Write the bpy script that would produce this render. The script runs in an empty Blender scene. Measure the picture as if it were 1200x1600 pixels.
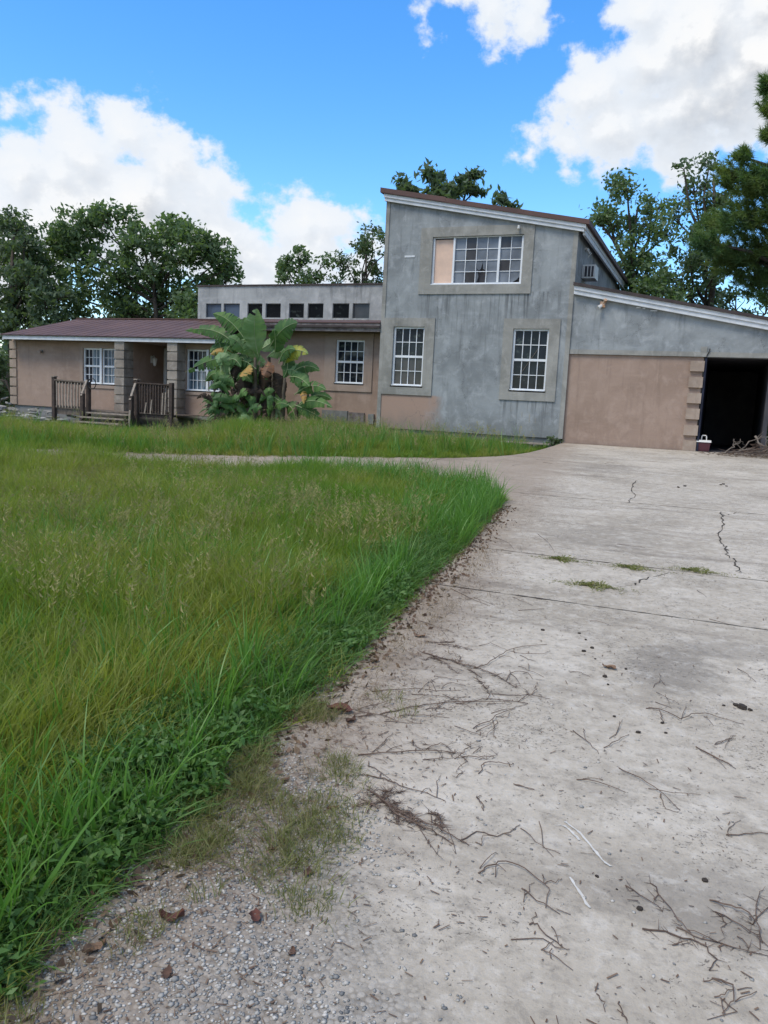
import bpy, math, random
import numpy as np
from mathutils import Matrix, Vector
random.seed(7)
rng = np.random.default_rng(11)
SC = bpy.context.scene
COL = SC.collection
R = math.radians

# ---------------------------------------------------------------- camera, sky, sun, exposure
CAM_AXES = [[0.922385, 0.383191, 0.048693], [-0.096749, 0.107144, 0.989525], [0.37396, -0.917434, 0.135901]]
cam_d = bpy.data.cameras.new('camera')
cam = bpy.data.objects.new('camera', cam_d)
COL.objects.link(cam)
ax = CAM_AXES
cam.matrix_world = Matrix(((ax[0][0], ax[1][0], ax[2][0], 0.0),
                           (ax[0][1], ax[1][1], ax[2][1], -20.5),
                           (ax[0][2], ax[1][2], ax[2][2], 0.79),
                           (0, 0, 0, 1)))
cam_d.sensor_fit = 'VERTICAL'
cam_d.sensor_height = 24.0
cam_d.lens = 24.0 * 1244.17 / 1600.0
cam_d.clip_start = 0.05
cam_d.clip_end = 3000
SC.camera = cam

SUN_EL, SUN_AZ = 57.0, -148.0            # degrees; azimuth from +Y towards +X
sd = bpy.data.lights.new('sun', 'SUN')
sd.energy = 1.9
sd.angle = R(24)
sd.color = (1.0, 0.93, 0.80)
so = bpy.data.objects.new('sun', sd)
COL.objects.link(so)
sv = Vector((math.sin(R(SUN_AZ)) * math.cos(R(SUN_EL)), math.cos(R(SUN_AZ)) * math.cos(R(SUN_EL)), math.sin(R(SUN_EL))))
so.rotation_euler = sv.to_track_quat('Z', 'Y').to_euler()
SC.view_settings.view_transform = 'Standard'
SC.view_settings.look = 'None'
SC.view_settings.gamma = 1.0
SC.view_settings.use_curve_mapping = False
SC.view_settings.exposure = 0.62
SC.cycles.use_denoising = True
SC.cycles.max_bounces = 6
SC.cycles.transparent_max_bounces = 8

class NT:
    """small node-tree helper"""
    def __init__(s, tree): s.t = tree
    def n(s, typ, **kw):
        nd = s.t.nodes.new(typ)
        for k, v in kw.items():
            if k.startswith('_'):
                setattr(nd, k[1:], v)
            else:
                key = int(k[1:]) if k[0] == 'i' and k[1:].isdigit() else k.replace('__', ' ')
                sock = nd.inputs[key]
                if hasattr(v, 'is_output'): s.t.links.new(v, sock)
                else: sock.default_value = v
        return nd
    def math(s, op, a, b=0.0, c=0.0, clamp=False):
        nd = s.n('ShaderNodeMath', _operation=op, i0=a, i1=b, i2=c); nd.use_clamp = clamp
        return nd.outputs[0]
    def vmath(s, op, a, b=(0, 0, 0)):
        nd = s.n('ShaderNodeVectorMath', _operation=op, i0=a, i1=b)
        return nd.outputs['Value'] if op in ('DISTANCE', 'LENGTH', 'DOT_PRODUCT') else nd.outputs[0]
    def mix(s, f, a, b, blend='MIX'):
        nd = s.n('ShaderNodeMix', _data_type='RGBA', _blend_type=blend)
        for i, v in ((0, f), (6, a), (7, b)):
            if hasattr(v, 'is_output'): s.t.links.new(v, nd.inputs[i])
            else: nd.inputs[i].default_value = (v if i == 0 else (tuple(v) + (1,))[:4])
        return nd.outputs[2]
    def ss(s, x, a, b):
        nd = s.n('ShaderNodeMapRange', _interpolation_type='SMOOTHSTEP', i0=x, i1=a, i2=b, i3=0.0, i4=1.0)
        return nd.outputs[0]
    def noise(s, vec, scale, detail=4.0, rough=0.55, dist=0.0):
        nd = s.n('ShaderNodeTexNoise', Vector=vec, Scale=scale, Detail=detail, Roughness=rough, Distortion=dist)
        return nd
    def scale(s, vec, sc):
        return s.vmath('MULTIPLY', vec, sc)

CLOUDS = [(-46.77, 12.9, 3.22), (-43.02, 14.35, 3.45), (-40.29, 16.18, 2.76), (-37.66, 14.46, 3.22), (-35.16, 13.38, 2.76), (-44.56, 10.97, 4.82), (-39.46, 10.79, 5.05), (-34.89, 10.43, 3.45), (-31.88, 10.06, 2.76), (-28.9, 12.2, 2.21), (-25.59, 11.92, 2.07), (-27.93, 9.72, 3.22), (-24.83, 9.9, 2.07), (-24.35, 11.09, 1.57), (-30.54, 11.8, 2.21), (-29.9, 9.59, 2.85), (-31.31, 12.74, 1.84), (-27.1, 11.22, 2.3), (-47.2, 7.98, 4.6), (-31.81, 7.36, 3.22), (-25.2, 8.19, 2.07), (-47.26, 16.35, 1.29), (-45.63, 16.8, 1.11), (-46.56, 14.9, 1.2), (-6.48, 21.97, 3.68), (-3.1, 22.88, 5.05), (-9.55, 20.4, 2.99), (-11.28, 19.02, 1.93), (-10.53, 17.55, 1.84), (-13.21, 16.94, 1.2), (-14.47, 16.64, 0.83), (-7.91, 18.22, 2.99), (-3.84, 19.1, 4.14), (0.12, 20.65, 5.05), (-3.97, 16.62, 1.84), (0.1, 23.83, 5.05), (-7.14, 24.45, 2.76), (-16.59, 24.58, 2.3), (-18.94, 24.89, 1.84), (-14.09, 24.88, 2.07), (-17.33, 23.25, 1.01), (-21.2, 23.51, 0.64)]
W = bpy.data.worlds.new('World'); SC.world = W; W.use_nodes = True
wt = W.node_tree; wt.nodes.clear(); w = NT(wt)
sky = w.n('ShaderNodeTexSky', _sky_type='NISHITA')
sky.sun_disc = False
sky.sun_elevation = R(SUN_EL); sky.sun_rotation = R(SUN_AZ % 360)
sky.air_density = 1.0; sky.dust_density = 0.3; sky.ozone_density = 2.5; sky.altitude = 50

grp = bpy.data.node_groups.new('cloud_density', 'ShaderNodeTree')
grp.interface.new_socket('Dir', in_out='INPUT', socket_type='NodeSocketVector')
grp.interface.new_socket('Offset', in_out='INPUT', socket_type='NodeSocketVector')
grp.interface.new_socket('Density', in_out='OUTPUT', socket_type='NodeSocketFloat')
g = NT(grp)
gi = g.n('NodeGroupInput'); go = g.n('NodeGroupOutput')
sx = g.n('ShaderNodeSeparateXYZ', Vector=gi.outputs[0])
az = g.math('MULTIPLY', g.math('ARCTAN2', sx.outputs[0], sx.outputs[1]), 180 / math.pi)
el = g.math('MULTIPLY', g.math('ARCSINE', sx.outputs[2]), 180 / math.pi)
p0 = g.vmath('ADD', g.n('ShaderNodeCombineXYZ', X=az, Y=el, Z=0.0).outputs[0], gi.outputs[1])
nw = g.noise(g.scale(p0, (.16, .20, 0)), 1.0, 10.0, .64)
nv = g.vmath('SUBTRACT', nw.outputs['Color'], (.5, .5, .5))
p1 = g.vmath('ADD', p0, g.scale(nv, (5.6, 5.6, 0)))
acc = None
for (ca, ce, cr) in CLOUDS:
    d = g.vmath('DISTANCE', p1, (ca, ce, 0))
    v = g.math('MULTIPLY_ADD', d, -1.0 / (cr * 1.0), 1.0)
    v = g.math('MULTIPLY', v, cr / 4.0)
    acc = v if acc is None else g.math('SMOOTH_MAX', acc, v, .25)
# free cumulus field away from the part in view
vor = g.noise(g.scale(p0, (.035, .07, 0)), 1.0, 3.0, .55)
away = g.ss(g.math('ABSOLUTE', g.math('ADD', az, 22.0)), 34.0, 46.0)
above = g.ss(el, 30.0, 38.0)
aw = g.math('MAXIMUM', away, above)
fld = g.math('MULTIPLY', g.math('MULTIPLY_ADD', vor.outputs[0], 9.0, -4.35), 1.0)
fld = g.math('SUBTRACT', fld, g.math('MULTIPLY', g.math('SUBTRACT', 1.0, aw), 12.0))
acc = g.math('MAXIMUM', acc, fld)
bil = g.noise(g.scale(p0, (.30, .36, 0)), 1.0, 8.0, .58)
acc = g.math('ADD', acc, g.math('MULTIPLY_ADD', bil.outputs[0], 1.7, -.88))
grp.links.new(acc, go.inputs[0])

tc = w.n('ShaderNodeTexCoord')
dirv = tc.outputs['Generated']
def dens(off):
    nd = w.n('ShaderNodeGroup'); nd.node_tree = grp
    wt.links.new(dirv, nd.inputs[0]); nd.inputs[1].default_value = off
    return nd.outputs[0]
D0 = dens((0, 0, 0)); D1 = dens((-.5, 1.0, 0)); D2 = dens((-1.5, 4.5, 0))
alpha = w.ss(D0, -.06, .30)
lit = w.math('MULTIPLY_ADD', w.math('SUBTRACT', D0, D1), 1.0, .50)
lit = w.math('ADD', lit, w.math('MULTIPLY', w.math('SUBTRACT', D0, D2), .42), clamp=True)
thick = w.ss(D0, .0, 1.4)
ccol = w.mix(lit, (.27, .31, .38), (1.0, 1.0, 1.0))
ccol = w.mix(thick, (.86, .92, 1.0), ccol)
hs = w.n('ShaderNodeHueSaturation', Hue=.503, Saturation=1.34, Value=1.0, Fac=1.0, Color=sky.outputs[0])
b1 = w.n('ShaderNodeBackground', Color=hs.outputs[0], Strength=.18)
b2 = w.n('ShaderNodeBackground', Color=ccol, Strength=.64)
wm = w.n('ShaderNodeMixShader', i0=alpha, i1=b1.outputs[0], i2=b2.outputs[0])
wo = w.n('ShaderNodeOutputWorld', Surface=wm.outputs[0])

# ---------------------------------------------------------------- measured positions (metres)
TWIGS = [
 (8, [[(-1.42, -16.332), (-1.289, -16.379), (-1.186, -16.409), (-1.067, -16.441), (-0.949, -16.484), (-0.818, -16.6)], [(-1.204, -16.291), (-1.186, -16.409)], [(-1.36, -16.445), (-1.341, -16.364)], [(-1.321, -16.396), (-1.249, -16.442), (-1.142, -16.547)], [(-1.11, -16.477), (-1.008, -16.553)], [(-1.028, -16.576), (-0.971, -16.656), (-0.932, -16.706)], [(-1.383, -16.158), (-1.286, -16.153), (-1.173, -16.155)], [(-1.464, -16.154), (-1.375, -16.122), (-1.32, -16.076)]]),
 (5, [[(-1.086, -16.438), (-1.036, -16.358), (-1.005, -16.2), (-0.974, -16.064), (-0.897, -15.945), (-0.803, -15.847)], [(-0.974, -16.064), (-0.908, -16.104), (-0.789, -16.056), (-0.764, -15.951)], [(-1.005, -16.2), (-0.925, -16.186)], [(-1.159, -16.07), (-1.103, -16.008), (-1.039, -16.068), (-0.974, -16.064)], [(-0.875, -16.286), (-0.808, -16.345), (-0.713, -16.386)], [(-0.835, -16.224), (-0.807, -16.331)], [(-0.908, -16.104), (-0.849, -16.16), (-0.803, -16.164)]]),
 (4, [[(-0.886, -16.527), (-0.885, -16.425), (-0.852, -16.382), (-0.8, -16.38), (-0.764, -16.438)], [(-0.885, -16.425), (-0.8, -16.568), (-0.837, -16.587)], [(-0.907, -16.371), (-0.87, -16.506)]]),
 (5, [[(-1.453, -16.987), (-1.372, -16.934), (-1.254, -16.861), (-1.168, -16.84), (-1.057, -16.766)], [(-1.243, -16.89), (-1.239, -16.735), (-1.212, -16.66)], [(-1.16, -16.836), (-1.235, -16.721)], [(-1.149, -16.795), (-1.132, -16.716), (-1.07, -16.696)], [(-1.227, -16.642), (-1.152, -16.653), (-1.069, -16.629)], [(-1.332, -16.925), (-1.314, -16.972)], [(-1.119, -16.757), (-1.106, -16.796)], [(-1.097, -16.745), (-1.081, -16.783)]]),
 (4, [[(-1.261, -16.933), (-1.192, -16.913), (-1.085, -16.887), (-1.004, -16.83)], [(-1.303, -16.999), (-1.219, -16.999), (-1.186, -16.883)], [(-1.129, -16.854), (-1.045, -16.91), (-1.013, -16.827)]]),
 (6, [[(-1.314, -17.213), (-1.234, -17.111), (-1.154, -17.019), (-1.064, -16.951), (-0.972, -16.883), (-0.895, -16.811), (-0.76, -16.774), (-0.712, -16.775)], [(-1.036, -16.937), (-0.897, -16.862), (-0.785, -16.804)], [(-0.906, -16.739), (-0.793, -16.703), (-0.723, -16.655), (-0.625, -16.665)], [(-0.911, -16.813), (-0.916, -16.703)], [(-1.095, -17.051), (-1.078, -16.959), (-1.06, -16.863)], [(-1.022, -16.93), (-0.953, -16.947)], [(-0.76, -16.774), (-0.735, -16.673), (-0.768, -16.598)], [(-0.723, -16.655), (-0.712, -16.593), (-0.729, -16.531)], [(-1.139, -17.063), (-1.087, -17.026), (-1.028, -17.012)]]),
 (4, [[(-1.228, -17.188), (-1.125, -17.146), (-1.006, -17.105)], [(-1.161, -17.164), (-1.176, -17.092)], [(-1.186, -17.173), (-1.193, -17.111)], [(-1.089, -17.135), (-1.093, -17.09)]]),
 (3, [[(-1.254, -17.279), (-1.193, -17.257), (-1.098, -17.219)], [(-1.212, -17.267), (-1.212, -17.229)], [(-1.109, -17.222), (-1.115, -17.189)]]),
 (6, [[(-1.389, -17.281), (-1.317, -17.224), (-1.231, -17.239)], [(-1.422, -17.208), (-1.356, -17.133), (-1.323, -17.031)], [(-1.358, -17.185), (-1.366, -17.138)], [(-1.411, -17.232), (-1.336, -17.218)]]),
 (5, [[(-0.881, -17.164), (-0.825, -17.07), (-0.814, -16.997), (-0.761, -16.87)], [(-0.853, -16.967), (-0.768, -16.873), (-0.718, -16.785)], [(-0.816, -16.989), (-0.762, -16.991), (-0.775, -16.908)], [(-0.804, -17.021), (-0.794, -17.129), (-0.798, -17.221)], [(-0.82, -17.03), (-0.77, -17.206)], [(-0.96, -17.176), (-0.871, -17.222), (-0.8, -17.213)], [(-0.852, -17.186), (-0.813, -17.112), (-0.811, -17.064)]]),
 (6, [[(-1.234, -17.621), (-1.148, -17.57), (-1.051, -17.506), (-0.954, -17.458), (-0.879, -17.429), (-0.854, -17.419)], [(-1.192, -17.569), (-1.178, -17.463), (-1.179, -17.378)], [(-1.144, -17.545), (-1.105, -17.46)], [(-1.072, -17.393), (-1.068, -17.442), (-1.028, -17.471), (-0.955, -17.434)], [(-0.979, -17.548), (-0.923, -17.51), (-0.872, -17.472)], [(-0.997, -17.439), (-0.954, -17.376), (-0.879, -17.429)], [(-0.864, -17.476), (-0.841, -17.417), (-0.837, -17.359), (-0.857, -17.319)], [(-0.841, -17.441), (-0.766, -17.435), (-0.726, -17.407), (-0.711, -17.361)], [(-0.83, -17.451), (-0.802, -17.499), (-0.824, -17.583)], [(-0.804, -17.399), (-0.789, -17.318)], [(-0.812, -17.62), (-0.802, -17.565)], [(-1.025, -17.42), (-1.001, -17.408)]]),
 (4, [[(-0.73, -17.551), (-0.745, -17.5), (-0.725, -17.46), (-0.68, -17.453), (-0.631, -17.436), (-0.632, -17.406)]]),
 (4, [[(-0.592, -17.574), (-0.551, -17.587), (-0.509, -17.578)]]),
 (5, [[(-1.129, -17.762), (-1.062, -17.758), (-0.986, -17.781), (-0.903, -17.793), (-0.809, -17.805)], [(-0.831, -17.797), (-0.864, -17.701), (-0.87, -17.634)], [(-1.16, -17.691), (-1.091, -17.722), (-1.027, -17.761)], [(-0.89, -17.793), (-0.883, -17.75)], [(-1.025, -17.767), (-0.999, -17.807)], [(-0.809, -17.805), (-0.789, -17.82)]]),
 (8, [[(-1.084, -17.863), (-1.031, -17.895), (-0.975, -17.936), (-0.911, -17.987), (-0.841, -18.01), (-0.777, -18.023), (-0.704, -18.052)], [(-0.898, -17.94), (-0.869, -17.967), (-0.848, -17.991)], [(-0.821, -17.915), (-0.785, -17.914), (-0.742, -17.996)], [(-0.795, -17.954), (-0.745, -17.997)], [(-0.975, -17.936), (-0.941, -17.894)], [(-1.004, -17.913), (-0.99, -17.868), (-0.96, -17.815)], [(-0.943, -17.968), (-0.903, -17.96)], [(-1.073, -17.934), (-0.999, -17.971)], [(-1.007, -17.889), (-1.022, -17.845), (-1.003, -17.836)], [(-0.911, -17.987), (-0.901, -18.028)], [(-0.855, -18.006), (-0.828, -17.981)], [(-1.087, -18.002), (-1.043, -17.957), (-1.005, -17.926)]]),
 (3, [[(-0.647, -17.812), (-0.665, -17.772), (-0.69, -17.747), (-0.68, -17.716)]]),
 (5, [[(-0.556, -18.176), (-0.546, -18.134), (-0.494, -18.09), (-0.427, -18.105), (-0.356, -18.152), (-0.336, -18.177), (-0.33, -18.257)], [(-0.359, -18.136), (-0.326, -18.126), (-0.312, -18.092)], [(-0.563, -18.152), (-0.538, -18.044)], [(-0.508, -18.18), (-0.518, -18.121), (-0.483, -18.132)], [(-0.37, -18.106), (-0.358, -18.144)]]),
 (6, [[(-0.994, -17.92), (-0.871, -17.979), (-0.768, -17.997), (-0.674, -18.037), (-0.631, -18.048)], [(-0.813, -17.904), (-0.741, -17.973), (-0.657, -18.11)], [(-0.84, -17.998), (-0.714, -18.138)], [(-0.971, -17.884), (-0.915, -17.978)], [(-0.907, -17.95), (-0.872, -17.945)]]),
 (4, [[(-0.664, -18.033), (-0.631, -17.953), (-0.562, -17.952), (-0.514, -17.874), (-0.503, -17.846)], [(-0.498, -17.867), (-0.421, -17.937), (-0.358, -17.987)], [(-0.445, -17.796), (-0.398, -17.946), (-0.341, -17.959)], [(-0.597, -18.031), (-0.597, -17.99), (-0.562, -17.952)]]),
 (4, [[(-0.416, -18.198), (-0.357, -18.245), (-0.285, -18.267)], [(-0.4, -18.225), (-0.387, -18.149)], [(-0.401, -18.266), (-0.407, -18.194)]]),
 (5, [[(-0.358, -18.348), (-0.341, -18.34), (-0.29, -18.389), (-0.251, -18.405)], [(-0.39, -18.433), (-0.307, -18.396), (-0.258, -18.416), (-0.234, -18.402)], [(-0.307, -18.438), (-0.278, -18.452), (-0.212, -18.48)], [(-0.3, -18.335), (-0.267, -18.392)], [(-0.362, -18.288), (-0.346, -18.342)], [(-0.307, -18.438), (-0.281, -18.391)], [(-0.278, -18.452), (-0.279, -18.425)]]),
 (4, [[(-0.37, -17.424), (-0.301, -17.424), (-0.184, -17.442)], [(-0.347, -17.407), (-0.276, -17.384)]]),
 (4, [[(-0.236, -17.248), (-0.142, -17.317), (-0.064, -17.389), (0.016, -17.489)], [(-0.107, -17.369), (-0.018, -17.392), (0.084, -17.329)], [(-0.063, -17.414), (-0.034, -17.501), (0.011, -17.504)]]),
 (4, [[(0.056, -16.895), (0.14, -16.984), (0.214, -17.04)], [(0.121, -16.961), (0.177, -17.058)]]),
 (4, [[(0.174, -17.59), (0.237, -17.551), (0.31, -17.52), (0.374, -17.48)], [(0.174, -17.59), (0.19, -17.51), (0.223, -17.46)]]),
 (4, [[(-0.463, -16.98), (-0.375, -17.094), (-0.325, -17.158)], [(-0.426, -16.943), (-0.413, -17.009), (-0.392, -17.051)]]),
 (4, [[(-0.307, -17.094), (-0.264, -17.004), (-0.226, -16.905)], [(-0.301, -16.981), (-0.28, -16.924), (-0.282, -16.776)], [(-0.284, -16.945), (-0.271, -16.751)]]),
 (3, [[(0.133, -16.839), (0.193, -16.758), (0.22, -16.69)], [(0.193, -16.758), (0.172, -16.854)]]),
 (5, [[(-0.178, -16.561), (-0.12, -16.552), (-0.014, -16.64), (0.026, -16.56), (0.082, -16.511), (0.167, -16.528), (0.257, -16.541)], [(-0.015, -16.62), (0.0, -16.449)], [(-0.097, -16.682), (-0.109, -16.608), (-0.148, -16.567)], [(0.082, -16.531), (0.125, -16.627)], [(-0.141, -16.456), (-0.064, -16.503)]]),
 (6, [[(-0.057, -18.228), (0.008, -18.213), (0.077, -18.216), (0.12, -18.232), (0.141, -18.27), (0.125, -18.323)], [(-0.049, -17.988), (-0.021, -18.045), (0.03, -18.134), (0.059, -18.181), (0.145, -18.199), (0.276, -18.193)], [(-0.117, -18.039), (-0.055, -18.086), (-0.007, -18.12)], [(0.028, -18.264), (0.052, -18.242), (0.082, -18.237)], [(-0.033, -18.071), (-0.021, -18.045)], [(0.032, -18.179), (0.111, -18.201), (0.195, -18.197)]]),
 (6, [[(0.117, -18.005), (0.18, -18.016), (0.233, -18.031), (0.257, -18.081), (0.257, -18.174)], [(0.144, -18.049), (0.205, -18.09), (0.247, -18.122), (0.301, -18.181)], [(0.24, -18.066), (0.288, -17.965), (0.327, -17.897)], [(0.254, -18.044), (0.258, -17.946), (0.276, -17.878)], [(0.162, -18.056), (0.166, -18.101), (0.157, -18.135)], [(0.204, -18.15), (0.228, -18.181)]]),
 (5, [[(0.137, -18.343), (0.184, -18.365), (0.182, -18.419), (0.16, -18.463)], [(0.114, -18.373), (0.153, -18.367), (0.169, -18.357)], [(0.153, -18.415), (0.187, -18.451), (0.123, -18.508)], [(0.141, -18.42), (0.161, -18.406), (0.184, -18.371)], [(0.187, -18.417), (0.242, -18.35)], [(0.188, -18.369), (0.231, -18.343)], [(0.161, -18.411), (0.162, -18.479)]]),
 (3, [[(-0.137, -18.538), (-0.129, -18.569), (-0.114, -18.59)]]),
 (3, [[(-0.085, -18.537), (-0.078, -18.573), (-0.059, -18.603)], [(-0.082, -18.57), (-0.06, -18.593)]]),
 (3, [[(-0.592, -17.572), (-0.558, -17.583), (-0.509, -17.58)]]),
 (3, [[(-0.697, -17.724), (-0.67, -17.774), (-0.645, -17.811)]]),
 (4, [[(-1.118, -15.237), (-1.036, -15.182), (-0.969, -15.108)]]),
 (3, [[(-0.639, -15.233), (-0.501, -15.281)]]),
 (3, [[(-0.6, -16.243), (-0.546, -16.243), (-0.488, -16.268)]]),
 (3, [[(-0.17, -16.549), (-0.122, -16.548), (-0.1, -16.645)], [(-0.153, -16.328), (-0.083, -16.413), (-0.034, -16.434)], [(-0.104, -16.327), (-0.08, -16.458)]]),
 (3, [[(0.242, -15.743), (0.292, -15.832), (0.332, -15.922)]]),
 (4, [[(-0.772, -12.521), (-0.637, -12.583), (-0.515, -12.543)]]),
 (4, [[(0.057, -16.898), (0.154, -16.988), (0.2, -17.015)]]),
 (3, [[(0.133, -16.823), (0.182, -16.762), (0.218, -16.725)], [(0.182, -16.769), (0.211, -16.69)]]),
 (3, [[(-1.577, -12.44), (-1.367, -12.888), (-1.25, -13.247)]]),
 (4, [[(-2.991, -5.242), (-2.762, -5.417)]]),
 (4, [[(-1.913, -4.712), (-1.868, -4.299), (-1.762, -4.363)], [(-1.842, -5.013), (-1.744, -4.79)]]),
 (4, [[(-3.346, -6.248), (-3.241, -6.024)]]),
 (3, [[(-1.241, -14.922), (-1.144, -15.017), (-1.061, -15.067)]]),
 (4, [[(-1.708, -14.923), (-1.492, -15.114), (-1.338, -15.221)], [(-1.492, -15.114), (-1.51, -15.223)], [(-1.476, -15.085), (-1.295, -15.198)]]),
 (3, [[(0.09, -14.79), (0.154, -14.823), (0.217, -14.855)]]),
 (4, [[(-1.916, -12.853), (-1.716, -13.104), (-1.618, -13.305)], [(-1.931, -13.054), (-1.793, -13.061)]]),
 (3, [[(-0.016, -14.012), (0.06, -14.187)]]),
 (3, [[(-1.637, -15.782), (-1.463, -15.884), (-1.367, -15.907)], [(-1.463, -15.884), (-1.355, -16.045)]]),
 (3, [[(-0.175, -16.264), (-0.141, -16.141), (-0.111, -16.205)], [(-0.156, -16.039), (-0.144, -16.169)]]),
]
DEAD_LEAVES = [(-1.3, -18.767, 17, 0), (-1.051, -18.413, 11, 1), (-1.409, -18.957, 16, 2), (-1.207, -18.294, 9, 0), (-1.212, -18.357, 8, 1), (-1.086, -18.66, 15, 0), (-1.178, -18.944, 13, 1), (-0.925, -18.741, 9, 1), (-1.493, -17.27, 22, 0), (-1.398, -17.346, 11, 1), (-0.413, -16.084, 11, 2), (-1.145, -18.042, 10, 0), (-1.402, -17.939, 8, 1), (-1.602, -16.601, 9, 1), (-1.534, -16.075, 10, 2)]
CLODS = [(-0.664, -15.535, 4), (-0.608, -15.643, 4), (-0.586, -15.863, 6), (-0.55, -15.781, 5), (-0.419, -16.225, 6), (-0.389, -16.33, 4), (-0.328, -16.05, 4), (-0.506, -15.964, 3), (0.255, -16.335, 12), (0.226, -16.316, 7), (0.289, -16.343, 6), (0.17, -16.344, 4), (-0.355, -7.281, 4), (-0.439, -7.513, 4), (0.2, -6.603, 4), (0.246, -6.838, 3), (0.162, -6.722, 3), (-0.07, -18.137, 8), (-0.211, -18.03, 5), (-0.145, -18.069, 3), (0.108, -17.903, 7), (-0.19, -16.861, 6), (-0.096, -16.701, 5), (-0.884, -15.583, 5), (-0.075, -16.81, 4), (-0.31, -16.731, 4)]
MARKS = [[(-0.363, -17.756), (-0.303, -17.803), (-0.249, -17.874), (-0.209, -17.935), (-0.169, -17.965)], [(-0.394, -17.794), (-0.362, -17.783), (-0.324, -17.813), (-0.288, -17.86)], [(-0.29, -18.075), (-0.25, -18.136), (-0.2, -18.217)]]
CRACKS = [[(0.153, -9.705), (0.194, -10.455), (0.146, -11.243), (0.182, -11.909), (0.216, -12.163), (0.209, -12.426), (0.285, -12.796), (0.29, -13.118), (0.328, -13.224)], [(-1.106, -6.924), (-1.078, -8.227), (-0.952, -8.891), (-0.969, -9.886)], [(0.355, -9.57), (0.189, -10.006), (0.153, -9.705)], [(-0.173, -13.416), (-0.398, -13.84), (-0.495, -14.122), (-0.758, -14.338)]]
WEEDS = [(-1.143, -13.507), (-0.545, -13.506), (-0.033, -13.334), (-0.763, -14.298)]
LOBES = {
 'oak': (14, [(-30.479, 9.383, 0.67), (-26.383, 8.918, 0.84), (-23.462, 7.287, 0.64), (-24.434, 8.39, 0.7), (-33.091, 8.315, 1.11), (-31.334, 8.826, 1.29), (-29.636, 9.351, 0.94), (-28.602, 9.472, 0.73), (-27.382, 9.268, 0.92), (-25.196, 8.101, 1.22), (-23.962, 7.698, 0.89), (-27.162, 7.678, 1.81), (-30.473, 6.768, 2.04), (-25.942, 6.07, 1.89), (-33.004, 8.079, 0.83), (-33.553, 6.472, 1.47), (-28.777, 5.44, 1.95), (-23.825, 6.675, 0.77), (-24.356, 4.799, 1.23), (-32.218, 4.772, 1.67), (-26.314, 4.47, 1.65), (-29.611, 4.117, 2.04)]),
 'leftdark': (10, [(-32.992, 8.611, 0.82), (-32.087, 7.671, 0.69), (-33.445, 7.248, 1.27), (-32.628, 5.538, 1.53), (-31.204, 5.831, 0.94), (-30.397, 4.913, 1.12), (-32.999, 3.981, 1.28), (-31.526, 3.526, 1.27), (-35.524, 7.769, 1.94), (-36.047, 5.246, 2.3), (-29.881, 3.696, 0.93)]),
 'small': (12, [(-18.184, 6.749, 0.52), (-17.476, 6.874, 0.51), (-18.836, 6.564, 0.38), (-16.747, 7.023, 0.28), (-16.39, 6.797, 0.28), (-17.829, 5.989, 0.63), (-16.862, 5.979, 0.57)]),
 'poplar': (13, [(-15.189, 8.545, 0.4), (-15.464, 7.784, 0.57), (-14.888, 7.493, 0.57), (-15.864, 6.905, 0.63), (-14.697, 6.8, 0.74), (-15.288, 6.115, 0.8), (-16.406, 6.184, 0.46), (-14.285, 7.751, 0.56)]),
 'behind': (16, [(-14.786, 11.039, 0.39), (-14.055, 10.654, 0.3), (-13.121, 10.976, 0.51), (-12.244, 10.9, 0.65), (-11.436, 11.191, 0.41), (-11.183, 10.562, 0.5), (-10.007, 10.003, 0.32), (-9.551, 9.816, 0.23), (-12.453, 10.288, 0.74), (-14.361, 10.38, 0.6)]),
 'rdec': (10, [(-3.601, 8.615, 0.64), (-2.804, 8.185, 0.63), (-4.382, 8.17, 0.6), (-4.102, 7.495, 0.64), (-3.067, 7.501, 0.73), (-2.233, 7.081, 0.49), (-4.642, 7.782, 0.32), (-3.308, 6.52, 0.59), (-2.688, 5.69, 0.91), (-3.582, 5.859, 0.51), (-2.951, 4.959, 0.92), (-2.071, 4.845, 0.91)]),
 'rdec2': (13, [(-1.199, 10.393, 0.48), (-1.63, 9.497, 0.58), (-1.245, 8.549, 0.82), (-2.022, 10.03, 0.29), (-2.037, 8.23, 0.61), (-1.499, 6.913, 0.98), (-1.756, 5.964, 1.11), (-0.802, 5.598, 0.98), (0.268, 5.002, 0.72), (-0.594, 9.212, 0.72), (-0.543, 6.422, 0.97), (1.267, 4.887, 0.62)]),
 'pine': (5, [(0.382, 9.703, 0.32), (0.606, 9.097, 0.43), (0.628, 8.423, 0.32), (-0.181, 7.845, 0.33), (-0.381, 7.337, 0.44), (0.449, 7.326, 0.65), (-0.647, 6.595, 0.55), (0.215, 6.385, 0.82), (0.874, 5.58, 0.9), (-0.023, 5.426, 0.73), (0.616, 4.884, 0.62), (-0.732, 5.71, 0.48), (0.219, 7.166, 0.54), (1.071, 9.804, 0.87), (1.999, 8.406, 1.04), (1.712, 6.752, 1.23), (2.797, 5.362, 1.4), (0.93, 11.128, 0.61), (1.391, 4.524, 0.72)]),
 'shrub': (2.2, [(-25.515, 1.012, 0.49), (-26.234, 1.473, 0.98), (-25.668, 0.159, 0.54), (-27.292, 0.212, 1.25), (-25.105, 1.742, 0.24)]),
}
CLERE = [(-16.888, -16.279), (-16.153, -15.529), (-15.186, -14.631), (-14.471, -13.913), (-13.566, -13.029), (-12.856, -12.305), (-11.942, -11.368), (-11.215, -10.647)]
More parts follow.
